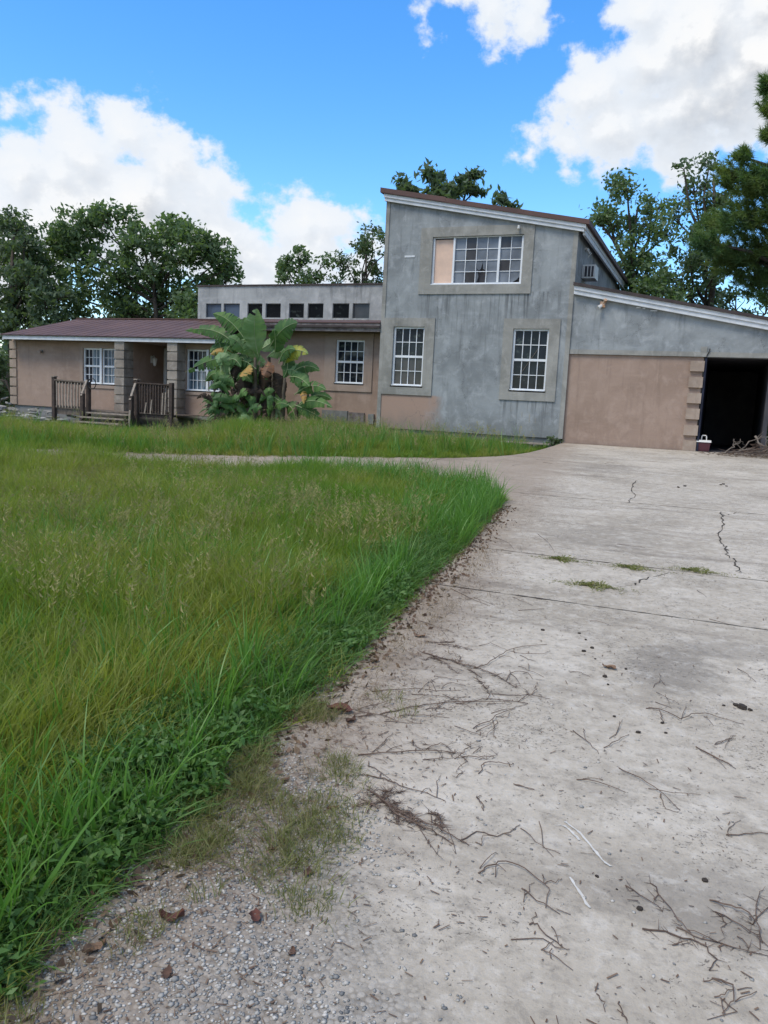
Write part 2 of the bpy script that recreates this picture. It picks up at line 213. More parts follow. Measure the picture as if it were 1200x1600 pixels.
BANANA = [((-12.469, 2.072), (-13.156, 2.53), (-14.138, 2.542), 0.281, 0), ((-12.027, 2.081), (-12.487, 2.724), (-13.026, 2.976), 0.351, 0), ((-11.978, 2.267), (-12.071, 2.635), (-12.041, 2.889), 0.234, 1), ((-11.747, 1.855), (-11.713, 2.501), (-11.517, 3.074), 0.445, 1), ((-11.43, 2.093), (-10.915, 2.557), (-10.375, 2.743), 0.398, 0), ((-12.517, 1.79), (-13.367, 1.769), (-14.384, 1.38), 0.337, 0), ((-12.572, 1.741), (-13.133, 1.584), (-13.76, 1.158), 0.351, 2), ((-12.69, 1.974), (-13.03, 2.014), (-13.341, 1.888), 0.187, 3), ((-12.625, 1.646), (-13.015, 1.398), (-13.351, 1.052), 0.281, 0), ((-12.185, 1.845), (-12.307, 2.215), (-12.533, 2.351), 0.328, 1), ((-11.905, 1.665), (-11.972, 2.082), (-12.199, 2.31), 0.281, 1), ((-11.318, 1.957), (-11.169, 2.281), (-11.126, 2.554), 0.328, 0), ((-11.095, 1.687), (-10.842, 2.013), (-10.477, 2.066), 0.257, 0), ((-10.934, 1.646), (-10.58, 2.019), (-10.086, 1.962), 0.281, 2), ((-10.82, 1.42), (-10.409, 1.66), (-9.992, 1.559), 0.243, 0), ((-10.982, 1.507), (-10.611, 1.472), (-10.38, 0.909), 0.398, 1), ((-10.869, 1.327), (-10.449, 1.341), (-10.025, 1.128), 0.281, 0), ((-10.641, 0.875), (-10.077, 1.126), (-9.562, 1.055), 0.243, 0), ((-10.527, 0.65), (-10.119, 0.897), (-9.678, 0.802), 0.211, 0), ((-10.574, 0.509), (-10.009, 0.742), (-9.289, 0.607), 0.243, 0), ((-11.002, 0.582), (-11.605, 0.835), (-12.316, 0.592), 0.234, 0), ((-11.055, 0.579), (-10.733, 0.502), (-10.556, 0.047), 0.304, 0), ((-10.578, 0.602), (-10.206, 0.481), (-9.783, 0.274), 0.257, 0), ((-11.267, 0.476), (-10.95, 0.631), (-10.525, 0.604), 0.211, 0), ((-11.638, 1.858), (-11.321, 2.049), (-11.048, 1.872), 0.281, 1), ((-12.29, 1.655), (-12.407, 1.839), (-12.743, 1.831), 0.234, 0), ((-12.069, 1.661), (-12.009, 1.476), (-11.948, 1.29), 0.257, 3), ((-11.473, 1.769), (-11.385, 1.541), (-11.458, 1.307), 0.257, 4), ((-11.404, 1.309), (-11.234, 1.083), (-11.28, 0.849), 0.257, 4), ((-12.457, 1.65), (-12.561, 1.365), (-12.666, 1.077), 0.281, 5), ((-11.741, 1.67), (-11.675, 1.3), (-11.714, 0.831), 0.328, 5), ((-12.171, 1.377), (-12.188, 1.0), (-12.146, 0.529), 0.328, 5), ((-11.302, 1.497), (-11.129, 1.133), (-11.062, 0.765), 0.281, 5), ((-11.947, 1.244), (-11.879, 0.824), (-11.922, 0.445), 0.281, 5), ((-11.495, 0.793), (-11.54, 0.51), (-11.503, 0.23), 0.187, 5), ((-10.536, 0.88), (-10.33, 0.98), (-10.213, 0.664), 0.164, 3), ((-11.102, 1.87), (-10.883, 1.693), (-10.975, 1.323), 0.281, 0), ((-11.807, 2.039), (-11.542, 2.228), (-11.334, 2.415), 0.234, 1)]
BANSTEMS = [((-12.1, -0.087), (-12.183, 1.751)), ((-11.823, -0.071), (-11.911, 1.851)), ((-11.574, -0.104), (-11.613, 1.904)), ((-11.331, -0.043), (-11.41, 1.494)), ((-10.98, -0.023), (-10.975, 1.323)), ((-10.66, -0.005), (-10.581, 0.694))]
PALM = [((-13.068, 0.1), (-13.486, 0.472), (-13.779, 0.384)), ((-13.068, 0.1), (-13.402, 0.622), (-13.693, 0.511)), ((-13.039, 0.102), (-13.255, 0.58), (-13.548, 0.616)), ((-13.01, 0.103), (-13.081, 0.588), (-13.198, 0.656)), ((-12.952, 0.106), (-12.849, 0.55), (-12.736, 0.603)), ((-12.895, 0.109), (-12.674, 0.461), (-12.42, 0.521)), ((-13.067, 0.051), (-13.393, 0.28), (-13.683, 0.068)), ((-13.038, 0.053), (-13.303, 0.186), (-13.471, -0.168)), ((-12.98, 0.056), (-13.071, 0.198), (-13.177, -0.2)), ((-12.893, 0.061), (-12.726, 0.264), (-12.605, 0.027)), ((-12.893, 0.061), (-12.782, 0.213), (-12.713, -0.222)), ((-12.952, 0.106), (-12.964, 0.544), (-12.909, 0.644)), ((-13.068, 0.076), (-13.454, 0.375), (-13.775, 0.211)), ((-12.894, 0.085), (-12.615, 0.367), (-12.356, 0.283))]

# ---------------------------------------------------------------- helpers
WL = {}
class MB:
    """collects shapes (world coordinates) into one mesh"""
    def __init__(s): s.v = []; s.f = []; s.m = []
    def add(s, vs, fs, m=0):
        b = len(s.v); s.v += [tuple(p) for p in vs]
        for f in fs: s.f.append(tuple(b + i for i in f)); s.m.append(m)
        return s
    def box(s, x0, x1, y0, y1, z0, z1, m=0):
        return s.add([(x0,y0,z0),(x1,y0,z0),(x1,y1,z0),(x0,y1,z0),(x0,y0,z1),(x1,y0,z1),(x1,y1,z1),(x0,y1,z1)],
                     [(0,3,2,1),(4,5,6,7),(0,1,5,4),(1,2,6,5),(2,3,7,6),(3,0,4,7)], m)
    def hexa(s, p, m=0):      # 8 points, bottom loop then top loop
        return s.add(p, [(0,3,2,1),(4,5,6,7),(0,1,5,4),(1,2,6,5),(2,3,7,6),(3,0,4,7)], m)
    def beam(s, a, b, wd, th, m=0, up=(0,0,1)):
        a = Vector(a); b = Vector(b); d = (b - a).normalized(); u = Vector(up)
        if abs(d.dot(u)) > .98: u = Vector((0, 1, 0))
        r = d.cross(u).normalized() * (wd / 2); t = r.cross(d).normalized() * (th / 2)
        return s.hexa([a-r-t, a+r-t, a+r+t, a-r+t, b-r-t, b+r-t, b+r+t, b-r+t], m)
    def tube(s, pts, rad, n=6, m=0, cap=True):
        pts = [Vector(p) for p in pts]; k = len(pts)
        if not hasattr(rad, '__len__'): rad = [rad] * k
        vs = []; fs = []
        pr = None
        for i, p in enumerate(pts):
            d = (pts[min(i+1, k-1)] - pts[max(i-1, 0)])
            d = d.normalized() if d.length > 1e-9 else Vector((0, 0, 1))
            if pr is None:
                u = Vector((0, 0, 1)) if abs(d.z) < .9 else Vector((1, 0, 0))
                pr = d.cross(u).normalized()
            else:
                pr = (pr - d * pr.dot(d)).normalized()
            q = d.cross(pr)
            for j in range(n):
                a = 2 * math.pi * j / n
                vs.append(p + (pr * math.cos(a) + q * math.sin(a)) * rad[i])
        for i in range(k - 1):
            for j in range(n):
                fs.append((i*n+j, i*n+(j+1) % n, (i+1)*n+(j+1) % n, (i+1)*n+j))
        if cap:
            fs.append(tuple(range(n))[::-1]); fs.append(tuple((k-1)*n+j for j in range(n)))
        return s.add(vs, fs, m)
    def slab(s, poly, ztop, th, m=0, m_side=None):     # poly CCW list of (x,y); ztop(x,y)
        n = len(poly)
        vs = [(x, y, ztop(x, y)) for x, y in poly] + [(x, y, ztop(x, y) - th) for x, y in poly]
        s.add(vs, [tuple(range(n))], m)
        b = len(s.v) - 2 * n
        for i in range(n):
            j = (i + 1) % n
            s.f.append((b+i, b+n+i, b+n+j, b+j)); s.m.append(m if m_side is None else m_side)
        return s
    def build(s, name, mat, parent=None, smooth=False, label=None):
        return mesh_obj(name, s.v, s.f, mat, parent, smooth, label, s.m)

def mesh_obj(name, v, f, mat, parent=None, smooth=False, label=None, mi=None):
    o_ = WL.get(parent.name, (0, 0, 0)) if parent else (0, 0, 0)
    me = bpy.data.meshes.new(name)
    me.from_pydata([(a - o_[0], b - o_[1], c - o_[2]) for a, b, c in v], [], f)
    mats = mat if isinstance(mat, (list, tuple)) else [mat]
    for mm in mats: me.materials.append(mm)
    if mi and len(mats) > 1: me.polygons.foreach_set('material_index', mi)
    if smooth: me.polygons.foreach_set('use_smooth', [True] * len(f))
    me.update()
    return link_mesh(name, me, parent, label)

def link_mesh(name, me, parent=None, label=None):
    o = bpy.data.objects.new(name, me); COL.objects.link(o)
    if parent:
        o.parent = parent; WL[o.name] = WL.get(parent.name, (0, 0, 0))
    if label: o['label'] = label
    return o

def np_mesh(name, V, F, mat, parent=None, label=None, smooth=False):
    """V (n,3), F (m,k) arrays"""
    o_ = np.array(WL.get(parent.name, (0, 0, 0)) if parent else (0, 0, 0))
    me = bpy.data.meshes.new(name)
    V = np.asarray(V, dtype=np.float64) - o_
    F = np.asarray(F, dtype=np.int32); m, k = F.shape
    me.vertices.add(len(V)); me.vertices.foreach_set('co', V.ravel().astype(np.float32))
    me.loops.add(m * k); me.loops.foreach_set('vertex_index', F.ravel())
    me.polygons.add(m)
    me.polygons.foreach_set('loop_start', np.arange(0, m * k, k, dtype=np.int32))
    me.polygons.foreach_set('loop_total', np.full(m, k, dtype=np.int32))
    if smooth: me.polygons.foreach_set('use_smooth', np.ones(m, dtype=bool))
    me.materials.append(mat); me.update(calc_edges=True)
    return link_mesh(name, me, parent, label)

def thing(name, label, cat, loc=(0, 0, 0), group=None):
    o = bpy.data.objects.new(name, None); COL.objects.link(o)
    o.location = loc; o.empty_display_size = .2
    WL[o.name] = tuple(loc)
    return tag(o, label, cat, group)
def tag(o, label, cat, group=None):
    o['label'] = label; o['category'] = cat
    if group: o['group'] = group
    return o
def struct(o): o['kind'] = 'structure'; return o
def stuff(o): o['kind'] = 'stuff'; return o

# ---------------------------------------------------------------- materials
def new_mat(name):
    m = bpy.data.materials.new(name); m.use_nodes = True
    t = m.node_tree; t.nodes.clear(); n = NT(t)
    out = n.n('ShaderNodeOutputMaterial')
    return m, n, out
def principled(n, out, **kw):
    b = n.n('ShaderNodeBsdfPrincipled')
    for k, v in kw.items():
        s_ = b.inputs[k.replace('__', ' ')]
        if hasattr(v, 'is_output'): n.t.links.new(v, s_)
        else: s_.default_value = (tuple(v) + (1,))[:4] if hasattr(v, '__len__') else v
    n.t.links.new(b.outputs[0], out.inputs[0])
    return b
def wpos(n): return n.n('ShaderNodeNewGeometry').outputs['Position']
def bump(n, h, strength=.3, dist=.01):
    return n.n('ShaderNodeBump', Strength=strength, Distance=dist, Height=h).outputs[0]

def plain(name, c1, c2=None, rough=.6, scale=3.0, bstr=.15, spec=.3, metal=0.0, bscale=40.0):
    m, n, out = new_mat(name)
    p = wpos(n); c2 = c2 or tuple(x * .75 for x in c1)
    nz = n.noise(p, scale, 6, .6)
    col = n.mix(n.ss(nz.outputs[0], .3, .7), c1, c2)
    b2 = n.noise(p, bscale, 3, .6)
    principled(n, out, Base__Color=col, Roughness=rough, Specular__IOR__Level=spec, Metallic=metal,
               Normal=bump(n, b2.outputs[0], bstr, .004))
    return m

def stucco(name, base, dark, light, streak=.5, patch=None):
    m, n, out = new_mat(name)
    p = wpos(n)
    big = n.noise(p, .9, 6, .62, .6)
    mid = n.noise(n.scale(p, (1, 1, .8)), 3.6, 7, .68, .4)
    trow = n.noise(n.scale(p, (1.2, 1.2, 5.5)), 1.0, 5, .6)          # horizontal trowel marks
    stv = n.noise(n.scale(p, (5.5, 5.5, .55)), 1.0, 5, .62)          # run-off streaks
    fine = n.noise(p, 26, 4, .6)
    col = n.mix(n.ss(big.outputs[0], .36, .66), base, dark)
    col = n.mix(n.math('MULTIPLY', n.ss(mid.outputs[0], .46, .72), .75), col, light)
    col = n.mix(n.math('MULTIPLY', n.ss(trow.outputs[0], .52, .75), .45), col, light)
    col = n.mix(n.math('MULTIPLY', n.ss(stv.outputs[0], .54, .76), streak), col, tuple(x * .55 for x in dark))
    if patch:
        s_ = n.n('ShaderNodeSeparateXYZ', Vector=p)
        wv = n.math('MULTIPLY_ADD', mid.outputs[0], 1.1, -.55)
        mx = n.math('SUBTRACT', 1.0, n.ss(n.math('ADD', s_.outputs[0], wv), patch[0] - .35, patch[0] + .4))
        mz = n.math('SUBTRACT', 1.0, n.ss(s_.outputs[2], patch[1] - .03, patch[1] + .03))
        col = n.mix(n.math('MULTIPLY', mx, mz), col, patch[2])
    if patch:       # run-off below the sills, hairline cracks and pale scuffs
        s2 = n.n('ShaderNodeSeparateXYZ', Vector=p); X_, Z_ = s2.outputs[0], s2.outputs[2]
        st2 = n.noise(n.scale(p, (15, 15, .7)), 1.0, 4, .6)
        for (xa, xb, zt_, ln) in ((-7.7, -4.6, 3.70, 1.5), (-5.3, -3.8, 1.02, .8), (-8.7, -3.57, 6.6, 1.3), (-5.3, -3.8, 3.75, .7)):
            mk = n.math('MULTIPLY', n.math('MULTIPLY', n.ss(X_, xa, xa + .1), n.math('SUBTRACT', 1.0, n.ss(X_, xb - .1, xb))), n.math('MULTIPLY', n.math('LESS_THAN', Z_, zt_), n.ss(Z_, zt_ - ln, zt_)))
            col = n.mix(n.math('MULTIPLY', n.math('MULTIPLY', mk, n.ss(st2.outputs[0], .46, .66)), .7), col, tuple(x * .5 for x in dark))
        vd = n.n('ShaderNodeTexVoronoi', Vector=n.vmath('ADD', p, n.scale(mid.outputs['Color'], (.5, .5, .5))), Scale=.75, _feature='DISTANCE_TO_EDGE')
        ck = n.math('MULTIPLY', n.math('LESS_THAN', vd.outputs['Distance'], .0035), n.ss(big.outputs[0], .46, .56))
        col = n.mix(n.math('MULTIPLY', ck, .55), col, tuple(x * .4 for x in dark))
        low = n.math('MULTIPLY', n.math('SUBTRACT', 1.0, n.ss(n.math('ADD', Z_, n.math('MULTIPLY', mid.outputs[0], .8)), .5, 1.1)), .45)
        col = n.mix(low, col, (.145, .15, .14))
    col = n.mix(n.math('MULTIPLY', n.ss(fine.outputs[0], .5, .8), .18), col, tuple(x * .7 for x in dark))
    hgt = n.math('ADD', n.math('MULTIPLY', fine.outputs[0], .4), n.math('ADD', mid.outputs[0], n.math('MULTIPLY', trow.outputs[0], .5)))
    principled(n, out, Base__Color=col, Roughness=.92, Specular__IOR__Level=.15, Normal=bump(n, hgt, .35, .012))
    return m

MT = {}
GREY = ((.285, .305, .310), (.195, .210, .215), (.365, .385, .393))
MT['grey_stucco'] = stucco('grey stucco', *GREY, streak=.55, patch=(-7.05, 1.035, (.34, .24, .188)))
MT['surround'] = stucco('grey beige trim', (.30, .295, .27), (.21, .207, .188), (.36, .353, .325), .45)
MT['tan'] = stucco('tan stucco', (.325, .238, .188), (.27, .195, .152), (.37, .278, .225), .3)
MT['tan_trim'] = stucco('tan trim', (.33, .255, .205), (.275, .21, .168), (.37, .29, .24), .25)
MT['quoin'] = stucco('quoin stucco', (.35, .275, .22), (.275, .215, .17), (.40, .33, .27), .25)
MT['col_block'] = stucco('column block', (.33, .29, .245), (.20, .175, .15), (.40, .36, .31), .5)
MT['clere'] = stucco('weathered parapet', (.37, .38, .375), (.26, .27, .27), (.46, .465, .46), .85)
MT['found'] = stucco('foundation', (.22, .22, .21), (.15, .15, .14), (.27, .27, .26), .4)
MT['white'] = plain('white paint', (.62, .64, .66), (.50, .52, .53), .5, 5, .1)
MT['vinyl'] = plain('white vinyl', (.72, .74, .76), (.62, .64, .66), .35, 3, .05, .5)
MT['roof'] = plain('red brown metal roof', (.125, .072, .062), (.085, .05, .045), .6, .8, .2, .25, .0, 3)
MT['roof_edge'] = plain('dark roof edge', (.035, .026, .026), (.06, .045, .042), .6, 5)
MT['old_fascia'] = plain('weathered dark fascia', (.10, .08, .075), (.22, .20, .19), .8, 6, .4)
MT['dark'] = plain('dark interior', (.05, .05, .058), (.075, .072, .078), .95, 2, .1, .1)  # shade of unlit interiors is put into this colour
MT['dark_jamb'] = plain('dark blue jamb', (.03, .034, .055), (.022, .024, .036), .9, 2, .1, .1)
MT['wood'] = plain('weathered deck wood', (.19, .155, .125), (.10, .08, .066), .85, 9, .5)
MT['wood_dark'] = plain('dark deck wood', (.075, .055, .045), (.045, .034, .03), .85, 9, .5)
MT['wood_pale'] = plain('pale bleached wood', (.33, .28, .235), (.20, .165, .135), .85, 9, .5)
MT['osb'] = plain('peach board', (.68, .49, .38), (.58, .42, .33), .8, 4, .2)
MT['metal_white'] = plain('off white enamel', (.6, .6, .58), (.5, .5, .48), .4, 6)
MT['metal_grey'] = plain('grey box metal', (.22, .23, .23), (.15, .16, .16), .5, 6)
MT['rust'] = plain('rusty bracket', (.36, .16, .06), (.5, .42, .34), .8, 30)
MT['maroon'] = plain('maroon plastic', (.085, .022, .032), (.06, .016, .024), .4, 6, .05, .4)
MT['cream'] = plain('cream plastic', (.7, .68, .64), (.6, .58, .55), .45, 6, .05, .4)
MT['rubble'] = plain('broken pale board', (.34, .33, .31), (.20, .19, .17), .9, 7, .6)
MT['bark'] = plain('bark', (.10, .085, .07), (.05, .042, .035), .95, 7, .9, .1, 0, 30)
MT['twig'] = plain('dry twig', (.165, .118, .092), (.085, .060, .048), .9, 25, .4, .15)
MT['branch'] = plain('grey dead branch', (.22, .185, .155), (.11, .09, .075), .9, 9, .5, .15)
MT['leafred'] = plain('red dead leaf', (.13, .05, .036), (.075, .035, .028), .8, 40)
MT['leafbrown'] = plain('brown dead leaf', (.12, .065, .042), (.07, .042, .03), .8, 40)
MT['leaftan'] = plain('tan dead leaf', (.24, .155, .10), (.16, .10, .065), .8, 40)
MT['clod'] = plain('dark clod', (.03, .024, .02), (.05, .04, .032), .95, 60)
MT['chalk'] = plain('scraped concrete', (.56, .54, .50), (.47, .45, .41), .9, 20)
MT['crack'] = plain('crack dirt', (.07, .058, .045), (.035, .03, .024), 1.0, 10)
MT['hose'] = plain('black rubber', (.02, .02, .022), (.03, .03, .03), .5, 6)

def glass(name, col, rough=.06, spec=.2, stripes=None, mott=0.0):
    m, n, out = new_mat(name)
    p = wpos(n)
    nz = n.noise(p, 1.7, 4, .5)
    c = n.mix(n.ss(nz.outputs[0], .35, .65), col, tuple(x * .55 for x in col))
    n2 = n.noise(n.scale(p, (5, 5, 7)), 1.0, 5, .6)
    c = n.mix(n.math('MULTIPLY', n.ss(n2.outputs[0], .56, .72), mott), c, (.085, .105, .095))  # reflections painted into the pane colour as pale greenish blotches
    if stripes:
        wv = n.noise(n.scale(p, (11, 11, .25)), 1.0, 3, .5)
        c = n.mix(n.ss(wv.outputs[0], .42, .6), c, stripes)
    principled(n, out, Base__Color=c, Roughness=rough, Specular__IOR__Level=spec)
    return m
MT['glass_dark'] = glass('dark window glass', (.016, .021, .030), .07, .16, None, .75)
MT['glass_grey'] = glass('window glass before grey blind', (.19, .215, .25), .12)
MT['glass_dim'] = glass('window glass before dim curtain', (.065, .065, .07))
MT['glass_curt'] = glass('window glass before curtain', (.05, .085, .115), .06, .25, (.20, .26, .31))
MT['glass_clere'] = glass('clerestory glass', (.008, .009, .012), .15, .06, None, .4)
MT['glass_sky'] = glass('clerestory bluish glass', (.075, .105, .15))

def leaf_mat(name, c1, c2, c3=None, tr=.35, rough=.5, big=None, gloss=.35):
    m, n, out = new_mat(name)
    gm = n.n('ShaderNodeNewGeometry')
    oi = n.n('ShaderNodeObjectInfo')
    rnd = n.math('FRACT', n.math('ADD', gm.outputs['Random Per Island'], oi.outputs['Random']))
    col = n.mix(rnd, c1, c2)
    if c3 is not None:
        nz = n.noise(gm.outputs['Position'], big or .6, 5, .6)
        col = n.mix(n.ss(nz.outputs[0], .36, .62), col, c3)
    b = n.n('ShaderNodeBsdfPrincipled', Base__Color=col, Roughness=rough)
    b.inputs['Specular IOR Level'].default_value = gloss
    t = n.n('ShaderNodeBsdfTranslucent', Color=n.mix(1.0, col, (1.25, 1.35, .6), 'MULTIPLY'))
    mx = n.n('ShaderNodeMixShader', i0=tr, i1=b.outputs[0], i2=t.outputs[0])
    n.t.links.new(mx.outputs[0], out.inputs[0])
    return m
MT['oak_leaf'] = leaf_mat('oak leaf', (.085, .145, .075), (.165, .235, .110), (.115, .175, .085), .45)
MT['dark_leaf'] = leaf_mat('dark leaf', (.075, .115, .075), (.135, .190, .105), (.10, .145, .085), .45)
MT['light_leaf'] = leaf_mat('light leaf', (.07, .115, .05), (.12, .175, .075), (.09, .13, .06), .35)
MT['pine_needle'] = leaf_mat('pine needle', (.060, .130, .052), (.110, .195, .075), (.16, .22, .065), .4, .5, .8)
MT['banana'] = leaf_mat('banana leaf', (.070, .155, .042), (.130, .230, .065), (.055, .12, .042), .3, .5, 1.5, .22)
MT['banana_pale'] = leaf_mat('pale banana leaf', (.20, .30, .15), (.25, .35, .19), (.14, .25, .10), .3, .5, 2.0, .22)
MT['banana_yellow'] = leaf_mat('yellowing banana leaf', (.42, .36, .05), (.30, .32, .05), (.12, .20, .045), .3, .45, 3.0)
MT['banana_orange'] = leaf_mat('orange dying banana leaf', (.48, .27, .08), (.42, .25, .07), (.36, .30, .09), .3, .5, 3.0)
MT['banana_rust'] = leaf_mat('rust brown dead banana leaf', (.26, .12, .055), (.32, .15, .07), (.16, .085, .05), .2, .6, 4.0)
MT['banana_dead'] = leaf_mat('dark dead banana leaf', (.045, .034, .026), (.07, .05, .038), (.03, .026, .022), .15, .8, 4.0, .1)
MT['midrib'] = plain('pale leaf midrib', (.30, .36, .18), (.22, .28, .13), .5, 8)
MT['banana_stem'] = plain('banana stem', (.10, .085, .055), (.045, .036, .028), .8, 5, .6)
MT['palm'] = leaf_mat('palm leaf', (.07, .13, .05), (.12, .185, .075), None, .2, .4)
GL = ((.100, .205, .024), (.185, .290, .042), (.270, .290, .070))
MT['grass'] = leaf_mat('lawn grass', GL[0], GL[1], GL[2], .5, .45, .33, .3)
MT['grass_tall'] = leaf_mat('tall grass', (.080, .205, .034), (.150, .285, .055), None, .4, .4, None, .4)
MT['grass_dark'] = leaf_mat('dark weeds', (.070, .160, .036), (.120, .220, .055), None, .35, .5)
MT['grass_olive'] = leaf_mat('olive grass', (.16, .19, .06), (.22, .20, .09), None, .35, .6)
MT['seed'] = leaf_mat('grass seed head', (.32, .27, .13), (.24, .24, .09), None, .3, .8)
MT['straw'] = leaf_mat('dry straw', (.26, .20, .12), (.16, .115, .07), None, .2, .8)
MT['soil'] = plain('soil', (.075, .062, .042), (.05, .052, .028), 1.0, 4, .6)
MT['straw_brown'] = leaf_mat('pine straw', (.20, .115, .065), (.12, .068, .042), None, .15, .8)
MT['litter'] = leaf_mat('brown leaf litter', (.10, .06, .042), (.19, .13, .09), None, .1, .85)

# ---------------------------------------------------------------- ground and driveway
S = .0375
def sst(x, a, b):
    t = np.clip((np.asarray(x, dtype=float) - a) / (b - a), 0, 1); return t * t * (3 - 2 * t)
def gz(x, y):
    """terrain height"""
    x = np.asarray(x, dtype=float); y = np.asarray(y, dtype=float)
    base = S * np.clip(y, -60, 0) - .03
    low = S * np.clip(y, -60, -4.9) - .03
    k = sst(x, -3.35, -4.1)
    z = base * (1 - k) + low * k
    z = z - .25 * sst(x, -8.0, -13.0) * sst(y, -9.5, -3.5) * (1 - sst(y, 8, 30))
    z = z + .02 * np.sin(x * 1.7 + y * .6) * np.sin(y * 1.3) * sst(x, -2.6, -4)
    return z
gx = np.concatenate([[-900, -500, -250, -120, -70, -45], np.arange(-34, 12, .5), [14, 20, 35, 70, 150, 400, 900]])
gy = np.concatenate([[-400, -200, -100, -60, -40], np.arange(-30, 8, .5), [10, 14, 20, 30, 50, 100, 250, 600, 1200]])
X, Y = np.meshgrid(gx, gy)
Z = gz(X, Y)
V = np.stack([X.ravel(), Y.ravel(), Z.ravel()], 1)
nx, ny = len(gx), len(gy)
ii = np.arange(ny - 1)[:, None] * nx + np.arange(nx - 1)[None, :]
F = np.stack([ii, ii + 1, ii + 1 + nx, ii + nx], -1).reshape(-1, 4)
struct(np_mesh('ground', V, F, MT['soil'], smooth=True))

def concrete_mat():
    m, n, out = new_mat('weathered concrete')
    p = wpos(n); s_ = n.n('ShaderNodeSeparateXYZ', Vector=p); x, y = s_.outputs[0], s_.outputs[1]
    big = n.noise(p, .55, 7, .62, .5); mid = n.noise(p, 2.6, 7, .66, .4); fine = n.noise(p, 30, 5, .7)
    lng = n.noise(n.scale(p, (.5, 2.4, 1)), 1.0, 6, .6, .3)
    col = n.mix(n.ss(big.outputs[0], .34, .66), (.475, .425, .355), (.35, .308, .25))
    col = n.mix(n.math('MULTIPLY', n.ss(mid.outputs[0], .50, .74), .6), col, (.58, .53, .455))
    col = n.mix(n.math('MULTIPLY', n.ss(lng.outputs[0], .52, .72), .7), col, (.205, .176, .142))
    col = n.mix(n.math('MULTIPLY', n.ss(fine.outputs[0], .50, .72), .5), col, (.175, .155, .13))
    # small dark pits and grit
    pm = n.ss(n.noise(p, 1.5, 5, .65).outputs[0], .36, .66)
    pn = n.noise(n.scale(p, (1, 1.25, 1)), 62.0, 3, .62, .8)
    thr = n.math('SUBTRACT', .715, n.math('MULTIPLY', pm, .115))
    pit = n.math('GREATER_THAN', pn.outputs[0], thr)
    col = n.mix(n.math('MULTIPLY', pit, .72), col, (.085, .075, .065))
    # a broad dark stain in the middle of the drive and a second one before the garage
    def blot(cx, cy, rx, ry, k_, c_):
        v = n.vmath('MULTIPLY', n.vmath('SUBTRACT', p, (cx, cy, 0)), (1 / rx, 1 / ry, 0))
        dd = n.math('ADD', n.vmath('LENGTH', v), n.math('MULTIPLY_ADD', mid.outputs[0], 2.2, -1.1))
        return n.mix(n.math('MULTIPLY', n.math('SUBTRACT', 1.0, n.ss(dd, .45, 1.15)), k_), col, c_)
    col = blot(-.08, -15.85, .34, .42, .62, (.17, .152, .13))
    col = blot(.35, -15.4, .5, .25, .45, (.19, .17, .145))
    col = blot(-1.8, -5.4, .9, .8, .5, (.22, .195, .165))
    col = blot(-1.0, -12.2, .8, .6, .35, (.24, .215, .18))
    col = blot(.2, -18.0, .45, .25, .45, (.20, .18, .155))
    grit = n.noise(p, 11, 8, .72, .3)
    col = n.mix(n.math('MULTIPLY', n.ss(grit.outputs[0], .50, .70), .55), col, (.20, .178, .148))
    col = n.mix(n.math('MULTIPLY', n.ss(grit.outputs[0], .50, .34), .35), col, (.60, .56, .50))
    # exposed aggregate where the paste has worn off
    wn = n.math('MULTIPLY_ADD', mid.outputs[0], 1.5, -.75)
    wear = n.math('MULTIPLY', n.ss(n.math('ADD', n.math('ADD', n.math('MULTIPLY', x, -1.0), n.math('MULTIPLY', y, -.75)), wn), 14.35, 15.0),
                  n.math('SUBTRACT', 1.0, n.ss(x, -.55, .05)))
    va = n.n('ShaderNodeTexVoronoi', Vector=p, Scale=68.0, _feature='F1', Randomness=.95)
    ca = n.n('ShaderNodeSeparateColor', Color=va.outputs['Color'])
    ag = n.mix(ca.outputs[0], (.14, .135, .128), (.36, .335, .30))
    ag = n.mix(n.ss(va.outputs['Distance'], .46, .78), ag, (.115, .10, .085))  # shadows between the stones are painted in as dark gaps
    col = n.mix(n.math('MULTIPLY', wear, .68), col, ag)
    # earth washed over the left edge
    ed = n.math('ADD', x, n.math('MULTIPLY', wn, .45))
    dirt = n.math('MULTIPLY', n.math('SUBTRACT', 1.0, n.ss(n.math('ADD', ed, n.math('MULTIPLY', n.math('ADD', y, 18.0), .11)), -1.62, -.72)), .62)
    col = n.mix(dirt, col, (.235, .18, .135))
    h = n.math('ADD', n.math('MULTIPLY', fine.outputs[0], .55), n.math('SUBTRACT', n.math('MULTIPLY', mid.outputs[0], .8), n.math('MULTIPLY', pit, .5)))
    h = n.math('SUBTRACT', h, n.math('MULTIPLY', n.math('MULTIPLY', va.outputs['Distance'], wear), .35))
    principled(n, out, Base__Color=col, Roughness=.95, Specular__IOR__Level=.12, Normal=bump(n, h, .8, .014))
    return m
MT['concrete'] = concrete_mat()

